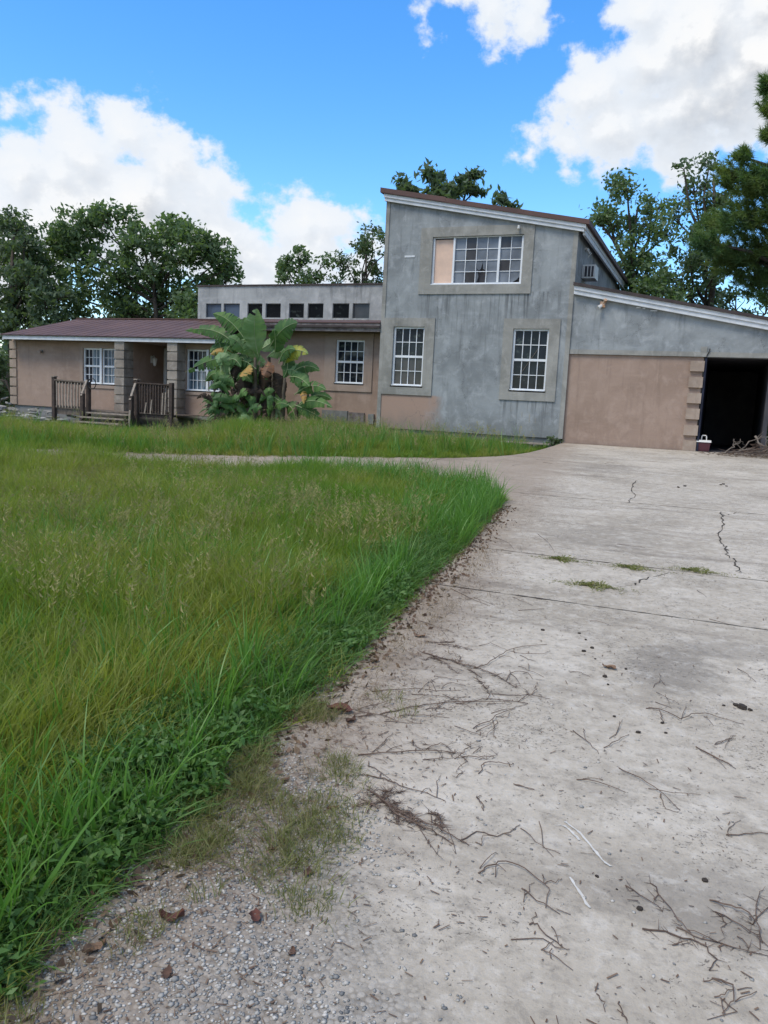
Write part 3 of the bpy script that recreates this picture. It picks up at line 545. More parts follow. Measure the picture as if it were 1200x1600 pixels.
drive = bpy.data.objects.new('driveway', None); COL.objects.link(drive); WL['driveway'] = (0, 0, 0)
drive['label'] = 'wide weathered concrete driveway leading up to the garage'; struct(drive)
LB = [(-30, -2.0), (-24, -1.72), (-21, -1.66), (-19.03, -1.62), (-18.2, -1.62), (-17.45, -1.70), (-16.77, -1.75), (-15.68, -1.86), (-14.09, -1.99), (-12.2, -2.22), (-10.9, -2.40)]
def lb(y):
    return float(np.interp(y, [a for a, b in LB], [b for a, b in LB]))
def edge_pts(y0, y1):       # left edge from y1 down to y0 with a ragged, chipped outline
    ys = list(np.arange(y1, y0, -.22)) + [y0]
    return [(lb(t) + random.uniform(-.018, .018), t) for t in ys]
zt = lambda x, y: S * y
RX = 7.5
for y0, y1 in ((-30, -21.0), (-20.985, -14.860), (-14.850, -13.401), (-13.391, -9.609)):
    if y1 > -10:
        L = [(-3.2, -9.609), (-2.72, -9.9), (-2.45, -10.4)] + edge_pts(y0, -10.9)
    else:
        L = edge_pts(y0, y1)
    poly = L + [(RX, y0), (RX, y1)]
    MB().slab(poly, zt, .14).build('concrete_slab', MT['concrete'], drive)
FAR = [(-3.545, -.03), (-3.56, -1.2), (-3.60, -2.3), (-3.67, -3.33), (-3.82, -4.1), (-4.07, -4.72)]
MB().slab([(RX, -4.735), (RX, -.01), (-3.55, -.01)] + FAR[1:-1] + [(-4.05, -4.735)], zt, .14).build('concrete_slab', MT['concrete'], drive)
MB().slab([(RX, -9.594), (RX, -4.752), (-4.08, -4.752), (-4.3, -5.1), (-4.64, -5.62), (-4.8, -5.72), (-4.8, -8.75), (-4.1, -9.1), (-3.5, -9.45), (-3.24, -9.594)], zt, .14).build('concrete_slab', MT['concrete'], drive)
MB().slab([(-4.815, -8.74), (-4.815, -5.73), (-5.81, -6.39), (-7.77, -7.72), (-9.42, -8.53), (-9.42, -10.7), (-7.8, -10.1), (-6.2, -9.3)], zt, .14).build('concrete_slab', MT['concrete'], drive)
MB().slab([(-9.435, -10.71), (-9.435, -8.54), (-13, -9.7), (-20, -10.8), (-28, -11), (-28, -13.4), (-20, -13.2), (-13, -11.9)], zt, .14).build('concrete_slab', MT['concrete'], drive)
MB().slab([(-3.5, .1), (RX, .1), (RX, 6.5), (-3.5, 6.5)], lambda x, y: .0, .14).build('garage_slab', MT['concrete'], drive)
for L in CRACKS:
    mb = MB(); pts = []
    for a, b in zip(L[:-1], L[1:]):
        for k in range(7):
            t = k / 7; pts.append((a[0] + (b[0] - a[0]) * t + random.uniform(-.022, .022), a[1] + (b[1] - a[1]) * t + random.uniform(-.04, .04)))
    vs = []; fs = []
    for i, (x, y) in enumerate(pts):
        wd = random.uniform(.002, .009) * (1 if 0 < i < len(pts) - 1 else .2)
        vs += [(x - wd, y - wd * .6, S * y + .004), (x + wd, y + wd * .6, S * y + .004)]
        if i: fs.append((2*i-2, 2*i-1, 2*i+1, 2*i))
    mb.add(vs, fs).build('crack', MT['crack'], drive)
for y_ in (-14.855, -13.396, -9.603, -4.743, -20.992):
    mb = MB(); xs_ = np.arange(lb(y_) if y_ < -9.7 else -3.3, RX, .05); vs = []; fs = []
    for i, x in enumerate(xs_):
        a, b = random.uniform(.001, .008), random.uniform(.001, .008)
        if random.random() < .10: a += .010; b += .008
        vs += [(x, y_ - a, S * y_ + .003), (x, y_ + b, S * y_ + .003)]
        if i: fs.append((2*i-2, 2*i, 2*i+1, 2*i-1))
    mb.add(vs, fs).build('dirt_filled_joint', MT['crack'], drive)
for L in MARKS:
    mb = MB(); vs = []; fs = []; P = []
    for a, b in zip(L[:-1], L[1:]):
        for k in range(5): P.append((a[0]+(b[0]-a[0])*k/5+random.uniform(-.002, .002), a[1]+(b[1]-a[1])*k/5+random.uniform(-.002, .002)))
    for i, (x, y) in enumerate(P):
        wd = random.uniform(.002, .0055)
        vs += [(x - wd, y - wd * .5, S * y + .004), (x + wd, y + wd * .5, S * y + .004)]
        if i: fs.append((2*i-2, 2*i-1, 2*i+1, 2*i))
    mb.add(vs, fs).build('scrape_mark', MT['chalk'], drive)

# ---------------------------------------------------------------- the house
house = thing('house', 'two storey stucco house with grey tower, tan wings and red brown metal roof', 'house', (-8.0, 3.0, 0.0))

def wall_mb(x0, x1, z0, ztop, y, holes, thick=.16, mb=None):
    """front wall facing -Y with openings; ztop(x) may slope"""
    mb = mb or MB()
    xs = sorted({x0, x1} | {h[0] for h in holes} | {h[1] for h in holes})
    zmin = min(ztop(x0), ztop(x1))
    zs = sorted({z0} | {h[2] for h in holes} | {h[3] for h in holes}) + [None]
    zz = lambda k, x: ztop(x) if zs[k] is None else zs[k]
    for i in range(len(xs) - 1):
        for k in range(len(zs) - 1):
            a, b = xs[i], xs[i+1]
            cx = (a + b) / 2; cz = (zs[k] + (zz(k+1, cx))) / 2
            if any(h[0] < cx < h[1] and h[2] < cz < h[3] for h in holes): continue
            mb.add([(a, y, zs[k]), (b, y, zs[k]), (b, y, zz(k+1, b)), (a, y, zz(k+1, a))], [(0, 1, 2, 3)])
    for a, b, c, d in holes:
        t = thick
        mb.add([(a,y,c),(a,y,d),(a,y+t,d),(a,y+t,c)], [(0,1,2,3)]); mb.add([(b,y,c),(b,y+t,c),(b,y+t,d),(b,y,d)], [(0,1,2,3)])
        mb.add([(a,y,c),(a,y+t,c),(b,y+t,c),(b,y,c)], [(0,1,2,3)]); mb.add([(a,y,d),(b,y,d),(b,y+t,d),(a,y+t,d)], [(0,1,2,3)])
    # inner face and rim give the wall its thickness
    yb = y + thick + .12
    mb.add([(x0,yb,z0),(x0,yb,ztop(x0)),(x1,yb,ztop(x1)),(x1,yb,z0)], [(0,1,2,3)])
    mb.add([(x0,y,z0),(x0,y,ztop(x0)),(x0,yb,ztop(x0)),(x0,yb,z0)], [(0,1,2,3)])
    mb.add([(x1,y,z0),(x1,yb,z0),(x1,yb,ztop(x1)),(x1,y,ztop(x1))], [(0,1,2,3)])
    mb.add([(x0,y,ztop(x0)),(x1,y,ztop(x1)),(x1,yb,ztop(x1)),(x0,yb,ztop(x0))], [(0,1,2,3)])
    mb.add([(x0,y,z0),(x0,yb,z0),(x1,yb,z0),(x1,y,z0)], [(0,1,2,3)])
    return mb

def window(x0, x1, z0, z1, y, cols, rows, panemat, sash=True, label=None, mw=.018, fw=.05, skip=()):
    """frame mesh (part) > muntin_grid, panes (sub-parts). y = wall face"""
    f = MB(); ya, yb = y + .035, y + .10
    f.box(x0 + .001, x0 + fw, ya, yb, z0 + .001, z1 - .001); f.box(x1 - fw, x1 - .001, ya, yb, z0 + .001, z1 - .001)
    f.box(x0 + fw, x1 - fw, ya, yb, z0 + .001, z0 + fw); f.box(x0 + fw, x1 - fw, ya, yb, z1 - fw, z1 - .001)
    zm = (z0 + z1) / 2
    if sash: f.box(x0 + fw, x1 - fw, ya + .012, yb, zm - .03, zm + .03)
    w_ = f.build('window', MT['vinyl'], house, label=label)
    sl = MB().box(x0 - .02, x1 + .02, y - .03, y + .034, z0 - .035, z0 + .02); sl.build('sill', MT['vinyl'], w_)
    ix0, ix1 = x0 + fw, x1 - fw
    segs = [(z0 + fw, zm - .03), (zm + .03, z1 - fw)] if sash else [(z0 + fw, z1 - fw)]
    per = rows // len(segs)
    gmb = MB(); k = 0
    for (a, b) in segs:
        for i in range(1, cols):
            x = ix0 + (ix1 - ix0) * i / cols; gmb.box(x - mw/2, x + mw/2, ya + .022, yb - .02, a, b)
        for j in range(1, per):
            z = a + (b - a) * j / per
            for i in range(cols):
                xa = ix0 + (ix1 - ix0) * i / cols + (mw/2 if i else 0); xb = ix0 + (ix1 - ix0) * (i + 1) / cols - (mw/2 if i < cols - 1 else 0)
                gmb.box(xa, xb, ya + .024, yb - .02, z - mw/2, z + mw/2)
        for j in range(per):
            for i in range(cols):
                if (i, k * per + j) in skip: continue
                xa = ix0 + (ix1 - ix0) * i / cols; xb = ix0 + (ix1 - ix0) * (i + 1) / cols
                za = a + (b - a) * j / per; zb = a + (b - a) * (j + 1) / per
                mm = panemat(i, k * per + j) if callable(panemat) else panemat
                tl = random.uniform(-.0015, .0015); t2 = random.uniform(-.0015, .0015)
                yp = yb - .016
                MB().hexa([(xa+.001, yp+tl, za+.001), (xb-.001, yp-tl, za+.001), (xb-.001, yp-tl+.004, za+.001), (xa+.001, yp+tl+.004, za+.001),
                           (xa+.001, yp+tl+t2, zb-.001), (xb-.001, yp-tl+t2, zb-.001), (xb-.001, yp-tl+t2+.004, zb-.001), (xa+.001, yp+tl+t2+.004, zb-.001)]).build('pane', mm, w_)
        k += 1
    gmb.build('muntin_grid', MT['vinyl'], w_)
    return w_

def ring(x0, x1, z0, z1, hx0, hx1, hz0, hz1, y, t=.035):
    mb = MB()
    mb.box(x0, hx0, y - t, y - .001, z0, z1); mb.box(hx1, x1, y - t, y - .001, z0, z1)
    mb.box(hx0, hx1, y - t, y - .001, z0, hz0); mb.box(hx0, hx1, y - t, y - .001, hz1, z1)
    return mb

# --- tower
TX0, TX1 = -8.70, -3.575
tz = lambda x: 6.12 - .183 * (x + 8.54)
wLL = (-8.33, -7.43, 1.27, 2.85); wLR = (-5.02, -4.10, 1.27, 2.83); wB = (-7.34, -4.91, 3.94, 5.16)
wall_mb(TX0, TX1, .10, tz, 0.0, [wLL, wLR, wB]).build('tower_wall', MT['grey_stucco'], house)
mb = MB()
mb.hexa([(TX1-.16,.281,.10),(TX1-.001,.281,.10),(TX1-.001,9,.10),(TX1-.16,9,.10),(TX1-.16,.281,tz(TX1)),(TX1-.001,.281,tz(TX1)),(TX1-.001,9,tz(TX1)),(TX1-.16,9,tz(TX1))])
mb.hexa([(TX0+.001,.281,.10),(TX0+.16,.281,.10),(TX0+.16,9,.10),(TX0+.001,9,.10),(TX0+.001,.281,tz(TX0)-.03),(TX0+.16,.281,tz(TX0)-.03),(TX0+.16,9,tz(TX0)-.03),(TX0+.001,9,tz(TX0)-.03)])
mb.hexa([(TX0+.16,8.8,.1),(TX1-.16,8.8,.1),(TX1-.16,8.98,.1),(TX0+.16,8.98,.1),(TX0+.16,8.8,tz(TX0+.16)-.02),(TX1-.16,8.8,tz(TX1-.16)-.02),(TX1-.16,8.98,tz(TX1-.16)-.02),(TX0+.16,8.98,tz(TX0+.16)-.02)])
mb.build('tower_side_wall', MT['grey_stucco'], house)
MB().box(TX0 + .05, TX1 - .03, .05, 8.9, -.45, .097).build('tower_foundation', MT['found'], house)
for i in range(12):
    x = -6.6 + i * .235
    MB().box(x, x + .15, .03, .049, -.085, -.055).build('foundation_slot', MT['dark'], house)
MB().box(TX0 - .012, TX0 + .095, -.022, -.001, .10, tz(TX0) - .01).build('corner_trim', MT['surround'], house)
MB().box(TX1 - .10, TX1 + .012, -.018, -.001, .10, tz(TX1) - .01).build('corner_trim', MT['surround'], house)
def slope_board(x0, x1, zf, y0, y1, lo, hi):
    return MB().hexa([(x0,y0,zf(x0)+lo),(x1,y0,zf(x1)+lo),(x1,y1,zf(x1)+lo),(x0,y1,zf(x0)+lo),(x0,y0,zf(x0)+hi),(x1,y0,zf(x1)+hi),(x1,y1,zf(x1)+hi),(x0,y1,zf(x0)+hi)])
fz = lambda x: 6.089 - .183 * (x + 8.54)
slope_board(-8.74, -3.42, fz, -.10, -.001, 0, .085).build('fascia', MT['white'], house)
slope_board(-8.76, -3.40, fz, -.13, -.001, .087, .175).build('fascia', MT['white'], house)
rf = slope_board(-8.84, -3.30, fz, -.17, 9.3, .177, .29).build('tower_roof', MT['roof'], house)
slope_board(-8.845, -7.0, fz, -.176, -.171, .19, .31).build('loose_flashing', MT['roof'], rf)
sy = fz(-3.40)
MB().box(-3.46, -3.40, -.001, 9.25, sy - .06, sy + .17).build('side_fascia', MT['white'], house)
MB().box(-3.40, -3.385, -.14, 9.25, sy + .06, sy + .168).build('side_fascia', MT['white'], house)
# surrounds and windows of the tower
ring(-8.60, -7.15, 1.03, 3.08, *wLL, 0.0, .03).build('window_surround', MT['surround'], house)
ring(-5.28, -3.83, 1.02, 3.08, *wLR, 0.0, .03).build('window_surround', MT['surround'], house)
ring(-7.67, -4.65, 3.70, 5.40, *wB, 0.0, .03).build('window_surround', MT['surround'], house)
window(*wLL, 0.0, 4, 4, lambda i, j: MT['glass_dark'] if j > 1 else MT['glass_dim'], label='white sash window with dim blind behind its lower panes')
wr = window(*wLR, 0.0, 4, 4, MT['glass_dark'], label='white sash window with a pale stick leaning behind it')
MB().beam((-4.84, .0795, 1.60), (-4.33, .0795, 2.40), .004, .032, up=(0, 1, 0)).build('leaning_stick', MT['wood_pale'], wr)
# big upper window: board, four columns, two columns
bx0, bx1, bz0, bz1 = wB
f = MB(); ya, yb = .035, .105
f.box(bx0+.001, bx0+.05, ya, yb, bz0+.001, bz1-.001); f.box(bx1-.06, bx1-.001, ya, yb, bz0+.001, bz1-.001)
f.box(bx0+.05, bx1-.06, ya, yb, bz0+.001, bz0+.05); f.box(bx0+.05, bx1-.06, ya+.01, yb, bz1-.03, bz1-.001)
c1, c2 = -6.755, -5.545
f.box(c1-.025, c1+.025, ya-.008, yb, bz0+.05, bz1-.03); f.box(c2-.028, c2+.028, ya-.008, yb, bz0+.05, bz1-.03)
wu = f.build('window', MT['vinyl'], house, label='wide upper window with one boarded light and a broken pane')
MB().box(bx0-.01, bx1+.01, -.025, .034, bz0-.03, bz0+.02).build('sill', MT['vinyl'], wu)
MB().box(bx0+.052, c1-.027, .075, .09, bz0+.052, bz1-.06).build('board', MT['osb'], wu)
MB().box(bx0+.052, c1-.027, .07, .09, bz1-.058, bz1-.031).build('dark_gap', MT['dark'], wu)
def lights(xa, xb, cols):
    gmb = MB(); za, zb = bz0 + .05, bz1 - .03
    for i in range(1, cols):
        x = xa + (xb - xa) * i / cols; gmb.box(x-.008, x+.008, .062, .08, za, zb)
    for j in range(1, 4):
        z = za + (zb - za) * j / 4
        for i in range(cols):
            gmb.box(xa + (xb-xa)*i/cols + (.008 if i else 0), xa + (xb-xa)*(i+1)/cols - (.008 if i < cols-1 else 0), .064, .08, z-.008, z+.008)
        
    for j in range(4):
        for i in range(cols):
            a, b = xa + (xb-xa)*i/cols, xa + (xb-xa)*(i+1)/cols
            c, d = za + (zb-za)*j/4, za + (zb-za)*(j+1)/4
            P = lambda u, v: (a + (b-a)*u, .084, c + (d-c)*v)
            mm = MT['glass_grey'] if random.random() < .8 else MT['glass_dim']
            if cols == 4 and (i, j) == (2, 0):      # mostly gone
                MB().add([P(0,0),P(.12,0),P(.28,.55),P(.2,1),P(0,1)], [(0,1,2,3,4)]).build('broken_pane', MT['glass_grey'], wu)
                MB().add([P(.86,0),P(1,0),P(1,1),P(.95,1)], [(0,1,2,3)]).build('broken_pane', MT['glass_grey'], wu)
            elif cols == 4 and (i, j) == (2, 1):
                MB().add([P(0,0),P(.2,0),P(.12,.3),P(.28,.1),P(.48,.25),P(.62,.85),P(.66,.25),P(.9,.1),P(.95,0),P(1,0),P(1,1),P(0,1)],
                         [(0,1,2,11),(2,3,4,11),(4,5,11),(5,10,11),(5,6,10),(6,7,10),(7,8,9,10)]).build('broken_pane', MT['glass_grey'], wu)
            elif cols == 2 and (i, j) == (1, 0):
                MB().add([P(0,0),P(.25,0),P(.75,.3),P(1,.62),P(1,1),P(0,1)], [(0,1,2,3,4,5)]).build('broken_pane', MT['glass_grey'], wu)
            else:
                MB().box(a+.001, b-.001, .082, .086, c+.001, d-.001).build('pane', mm, wu)
    gmb.build('muntin_grid', MT['vinyl'], wu)
lights(c1+.026, c2-.029, 4); lights(c2+.029, bx1-.061, 2)
MB().box(bx0+.01, bx1-.01, .155, .165, bz0+.01, bz1-.01).build('dark_room', MT['dark'], wu)  # dark backing sheet stands in for the unlit room
# patches, fixture stubs
MB().box(-8.12, -7.83, -.012, -.002, 4.66, 4.71).build('plaster_scar', MT['white'], house)
MB().tube([(-5.05, -.09, 5.28), (-5.05, -.09, 5.36)], [.035, .03], 8).build('soffit_sensor', MT['metal_white'], house)
for (x, z, h_) in ((-4.46, .46, .22), (-4.30, .45, .14), (-4.66, .60, .12)):
    MB().box(x, x + .025, -.006, -.002, z, z + h_).build('paint_scrape', MT['surround'], house)

# --- garage wing
gfz = lambda x: 3.674 - .185 * (x + 3.539)
wall_mb(-3.572, 3.5, 2.225, lambda x: gfz(x) + .05, .025, []).build('garage_gable_wall', MT['grey_stucco'], house)
wall_mb(-3.572, -.415, 0.0, lambda x: 2.222, .06, []).build('garage_wall', MT['tan'], house)
MB().box(-3.56, -.36, .005, .024, 2.228, 2.34).build('lintel_band', MT['surround'], house)
MB().box(-.358, 3.49, .008, .024, 2.228, 2.34).build('lintel_band', MT['surround'], house)
MB().box(-.50, -.36, .0, .0245, 2.341, 2.46).build('lintel_block', MT['surround'], house)
slope_board(-3.55, 3.62, gfz, -.09, .024, 0, .10).build('fascia', MT['white'], house)
slope_board(-3.55, 3.64, gfz, -.12, .024, .102, .20).build('fascia', MT['white'], house)
slope_board(-3.57, 3.7, gfz, -.16, 6.6, .202, .275).build('garage_roof', MT['roof_edge'], house)
for z0_, z1_ in ((.37, .615), (.755, 1.01), (1.135, 1.375), (1.505, 1.755), (1.885, 2.13)):
    MB().box(-.70 + random.uniform(-.008, .008), -.386, -.005, .30, z0_, z1_).build('quoin', MT['quoin'], house)
MB().box(-.69, -.395, .01, .30, 0.002, .25).build('quoin', MT['quoin'], house)
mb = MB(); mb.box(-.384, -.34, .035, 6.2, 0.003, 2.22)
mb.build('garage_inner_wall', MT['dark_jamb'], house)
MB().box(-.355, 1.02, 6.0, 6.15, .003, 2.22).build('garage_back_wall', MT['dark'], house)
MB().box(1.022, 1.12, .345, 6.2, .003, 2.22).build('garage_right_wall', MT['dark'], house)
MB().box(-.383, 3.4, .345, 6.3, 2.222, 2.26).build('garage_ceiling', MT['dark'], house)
MB().box(-.335, 1.02, .345, 5.99, .004, .010).build('garage_floor_shade', MT['dark'], house)  # dark sheet paints the shade of the garage interior onto the floor
MB().box(3.25, 3.45, .06, .30, 0, 2.222).build('carport_post', MT['tan'], house)
fl = MB(); fl.box(-2.90, -2.78, -.05, .024, 3.36, 3.50); fl.build('flood_light', MT['rust'], house)
ff = [o for o in house.children if o.name == 'flood_light'][0]
MB().tube([(-2.86, -.06, 3.40), (-2.93, -.13, 3.33)], [.035, .055], 8).build('lamp_head', MT['metal_white'], ff)
MB().tube([(-2.80, -.06, 3.47), (-2.77, -.12, 3.53)], [.03, .045], 8).build('lamp_head', MT['rust'], ff)
for x, wd in ((-2.05, .10), (-1.90, .06), (-1.72, .16)):
    MB().box(x, x + wd, .012, .0245, gfz(x + wd) - .035, gfz(x + wd) - .004).build('bare_patch', MT['white'], house)
MB().tube([(-.36, -.005, 2.24), (-.31, -.012, 2.36), (-.30, -.012, 2.42)], .012, 6).build('wire_stub', MT['hose'], house)
# side wall fixture above the window air conditioner
lt = MB(); lt.box(-3.576, -3.50, 1.18, 1.42, 4.98, 5.02); lt.build('wall_bracket', MT['metal_white'], house)
bb = [o for o in house.children if o.name == 'wall_bracket'][0]
MB().tube([(-3.53, 1.2, 4.99), (-3.44, 1.26, 4.86), (-3.5, 1.3, 4.78)], .012, 5).build('wire', MT['metal_white'], bb)
MB().tube([(-3.52, 1.38, 4.99), (-3.42, 1.36, 4.90), (-3.52, 1.4, 4.84)], .012, 5).build('wire', MT['metal_white'], bb)

# --- low wing: walls
LZ = .10
wl1 = (-19.57, -18.86, .94, 2.10); wl2 = (-18.78, -18.07, .94, 2.10)
wr1 = (-15.43, -14.68, .87, 2.14); wr2 = (-14.61, -13.92, .87, 2.14)
wm_ = (-10.27, -9.37, 1.28, 2.51)
wall_mb(-22.72, -17.50, LZ, lambda x: 2.36, .45, [wl1, wl2]).build('wing_wall', MT['tan'], house)
wall_mb(-15.80, -13.20, LZ, lambda x: 2.36, .45, [wr1, wr2]).build('wing_wall', MT['tan'], house)
wall_mb(-13.199, -8.702, LZ, lambda x: 2.78, .45, [wm_]).build('wing_wall', MT['tan'], house)
MB().box(-17.62, -17.501, .74, 2.0, LZ, 2.36).build('porch_return_wall', MT['tan'], house)
MB().box(-15.799, -15.68, .74, 2.0, LZ, 2.36).build('porch_return_wall', MT['tan'], house)
MB().box(-17.62, -15.68, 2.001, 2.15, LZ, 2.36).build('porch_back_wall', MT['tan'], house)
MB().box(-17.499, -15.801, .05, 2.0, 2.31, 2.35).build('porch_ceiling', MT['tan_trim'], house)
dr = MB().box(-17.34, -16.45, 1.96, 1.999, LZ + .03, 2.14).build('door', MT['dark_jamb'], house, label='dark front door in the shaded porch recess')
MB().box(-17.46, -17.345, 1.93, 1.999, LZ + .03, 2.24).build('door_frame', MT['white'], dr)
MB().box(-16.445, -16.33, 1.93, 1.999, LZ + .03, 2.24).build('door_frame', MT['white'], dr)
MB().box(-17.344, -16.446, 1.93, 1.999, 2.142, 2.24).build('door_frame', MT['white'], dr)
MB().tube([(-16.55, 1.955, 1.1), (-16.55, 1.90, 1.1)], [.03, .035], 8).build('handle', MT['metal_grey'], dr)
lp = MB().box(-17.499, -17.47, 1.30, 1.42, 1.72, 1.95).build('porch_lamp', MT['metal_white'], house)
MB().tube([(-17.38, 1.36, 1.62), (-17.38, 1.36, 1.68), (-17.38, 1.36, 1.86), (-17.38, 1.36, 1.89)], [.03, .055, .085, .03], 8).build('lantern', MT['cream'], lp)
MB().tube([(-17.48, 1.36, 1.9), (-17.42, 1.36, 1.97), (-17.38, 1.36, 1.89)], .012, 6).build('arm', MT['metal_white'], lp)
lb_ = MB().tube([(-21.35, .449, 1.95), (-21.35, .40, 1.95)], [.05, .05], 8).build('wall_light', MT['metal_grey'], house)
MB().tube([(-21.35, .40, 1.95), (-21.33, .33, 1.93), (-21.33, .28, 1.92)], [.03, .06, .055], 8).build('lamp_head', MT['tan_trim'], lb_)
mb = MB(); mb.box(-22.718, -22.60, .731, 7.2, LZ, 2.36); mb.box(-22.6, -8.71, 7.05, 7.2, LZ, 2.9)
mb.add([(-22.66, .7, 2.37), (-22.66, 7.2, 2.37), (-22.66, 3.5, 3.3)], [(0, 1, 2)])
mb.build('rear_wall', MT['tan'], house)
MB().box(-22.68, -8.72, .50, 7.1, -.75, LZ - .003).build('wing_foundation', MT['found'], house)
MB().box(-15.78, -13.45, .42, .499, -.02, .085).build('sill_strip', MT['surround'], house)
ring(-19.70, -17.90, .80, 2.28, -19.57, -18.07, .94, 2.10, .45, .03).build('window_surround', MT['tan_trim'], house)
ring(-15.58, -13.78, .74, 2.30, -15.43, -13.92, .87, 2.14, .45, .03).build('window_surround', MT['tan_trim'], house)
ring(-10.62, -9.10, 1.06, 2.70, *wm_, .45, .03).build('window_surround', MT['tan_trim'], house)
MB().box(-18.858, -18.782, .43, .449, .94, 2.10).build('mullion', MT['vinyl'], house)
MB().box(-14.678, -14.612, .43, .449, .87, 2.14).build('mullion', MT['vinyl'], house)
window(*wl1, .45, 4, 4, lambda i, j: MT['glass_curt'] if i > 1 else MT['glass_dark'], label='white sash window with pale curtain, left of a pair beside the porch')
window(*wl2, .45, 4, 4, MT['glass_curt'], label='white sash window with pale curtain, partly behind the porch column')
window(*wr1, .45, 4, 4, lambda i, j: MT['glass_curt'] if j < 2 else MT['glass_dark'], label='white sash window partly hidden by a banana leaf')
window(*wr2, .45, 4, 4, MT['glass_curt'], label='white sash window mostly hidden by the banana plant')
window(*wm_, .45, 4, 4, MT['glass_dark'], label='white sash window with dark panes between banana plant and tower')
MB().box(-9.14, -8.97, .36, .449, .17, .45).build('meter_box', MT['metal_grey'], house)
MB().box(-10.61, -9.80, .36, .449, -.5, .50).build('skirting_panel', MT['found'], house)
MB().box(-9.79, -9.28, .39, .449, -.5, .47).build('skirting_panel', MT['old_fascia'], house)
# left corner quoins and porch columns
for k in range(7):
    MB().box(-22.80, -22.50, .41, .60, .12 + k * .315, .12 + k * .315 + .27).build('quoin', MT['quoin'], house)
def column(x0, x1, zb):
    c = MB().box(x0 + .03, x1 - .03, .03, .42, zb, 2.30).build('porch_column', MT['col_block'], house)
    n = 8; h_ = (2.30 - zb) / n
    for k in range(n):
        e = random.uniform(-.006, .006)
        MB().box(x0 + e, x1 + e, 0.0, .445, zb + k * h_ + .025, zb + (k + 1) * h_ - .012).build('block', MT['col_block'], c)
column(-17.88, -17.50, .06); column(-15.83, -15.46, .02); column(-13.41, -13.04, -.2)
# eaves and roofs
MB().box(-22.60, -13.60, -.05, -.01, 2.30, 2.42).build('fascia', MT['white'], house)
MB().box(-22.58, -13.21, -.009, .449, 2.375, 2.40).build('soffit', MT['white'], house)
MB().hexa([(-22.66,-.01,2.27),(-22.61,-.01,2.27),(-22.61,3.5,3.17),(-22.66,3.5,3.17),(-22.66,-.01,2.42),(-22.61,-.01,2.42),(-22.61,3.5,3.32),(-22.66,3.5,3.32)]).build('rake_board', MT['white'], house)
mb = MB()
zr = lambda y: 2.455 + (y + .08) * .252
nseg = 44; x0_, x1_ = -22.68, -13.2
for (a, b, c, d, za, zb) in ((x0_, x1_, -.08, 3.5, zr(-.08), zr(3.5)),):
    mb.hexa([(a,c,za-.03),(b,c,za-.03),(b,d,zb-.03),(a,d,zb-.03),(a,c,za),(b,c,za),(b,d,zb),(a,d,zb)])
rw = mb.build('wing_roof', MT['roof'], house)
for k in range(24):
    x = x0_ + .03 + k * (x1_ - x0_ - .06) / 23
    MB().hexa([(x-.014,-.085,zr(-.085)),(x+.014,-.085,zr(-.085)),(x+.014,3.49,zr(3.49)),(x-.014,3.49,zr(3.49)),(x-.006,-.085,zr(-.085)+.011),(x+.006,-.085,zr(-.085)+.011),(x+.006,3.49,zr(3.49)+.011),(x-.006,3.49,zr(3.49)+.011)]).build('roof_rib', MT['roof'], rw)
MB().box(x0_, x1_, 3.42, 3.56, 3.36, 3.395).build('ridge_cap', MT['roof'], rw)
MB().hexa([(x0_,3.5,3.33),(-8.71,3.5,3.33),(-8.71,7.4,2.75),(x0_,7.4,2.5),(x0_,3.5,3.36),(-8.71,3.5,3.36),(-8.71,7.4,2.80),(x0_,7.4,2.55)]).build('rear_roof', MT['roof'], house)
MB().box(-22.62, -13.2, -.095, -.081, 2.425, 2.452).build('drip_edge', MT['roof_edge'], house)
MB().box(-13.40, -8.725, -.05, -.01, 2.70, 2.80).build('fascia', MT['old_fascia'], house, label='weathered dark fascia')
MB().box(-13.44, -8.715, -.10, -.0, 2.802, 2.86).build('gutter_edge', MT['roof_edge'], house)
MB().box(-13.40, -8.72, -.06, 0.0, 2.862, 2.92).build('fascia', MT['old_fascia'], house, label='weathered dark fascia')
MB().box(-13.38, -8.72, .001, .449, 2.76, 2.80).build('soffit', MT['old_fascia'], house)
MB().hexa([(-13.42,-.08,2.925),(-8.72,-.08,2.925),(-8.72,3.49,3.36),(-13.42,3.49,3.36),(-13.42,-.08,2.955),(-8.72,-.08,2.955),(-8.72,3.49,3.39),(-13.42,3.49,3.39)]).build('wing_roof', MT['roof'], house)
MB().add([(-13.42,-.06,2.44),(-13.42,-.06,2.92),(-13.42,3.45,3.36),(-13.42,3.45,3.30)], [(0,1,2,3)]).build('roof_step', MT['roof_edge'], house)
# clerestory
ch = [(a - .015, b + .015, 3.445, 3.925) for a, b in CLERE]
wall_mb(-17.24, -8.705, 3.30, lambda x: 4.50, 3.5, ch, .12).build('clerestory_wall', MT['clere'], house)
MB().box(-17.28, -8.705, 3.46, 7.0, 4.502, 4.55).build('parapet_cap', MT['roof_edge'], house)
mb = MB(); mb.box(-17.24, -17.1, 3.79, 6.9, 3.2, 4.5); mb.box(-17.1, -8.71, 6.75, 6.9, 3.0, 4.5); mb.build('clerestory_wall', MT['clere'], house)
for k, (a, b, c, d) in enumerate(ch):
    f = MB(); t = .018
    f.box(a+.001, a+t, 3.53, 3.59, c+.001, d-.001); f.box(b-t, b-.001, 3.53, 3.59, c+.001, d-.001); f.box(a+t, b-t, 3.53, 3.59, c+.001, c+t); f.box(a+t, b-t, 3.53, 3.59, d-t, d-.001)
    wk = f.build('clerestory_window', MT['metal_grey'], house)
    MB().box(a+t, b-t, 3.57, 3.578, c+t, d-t).build('pane', MT['glass_sky'] if k in (0, 1) else (MT['glass_dim'] if k == 7 else MT['glass_clere']), wk)

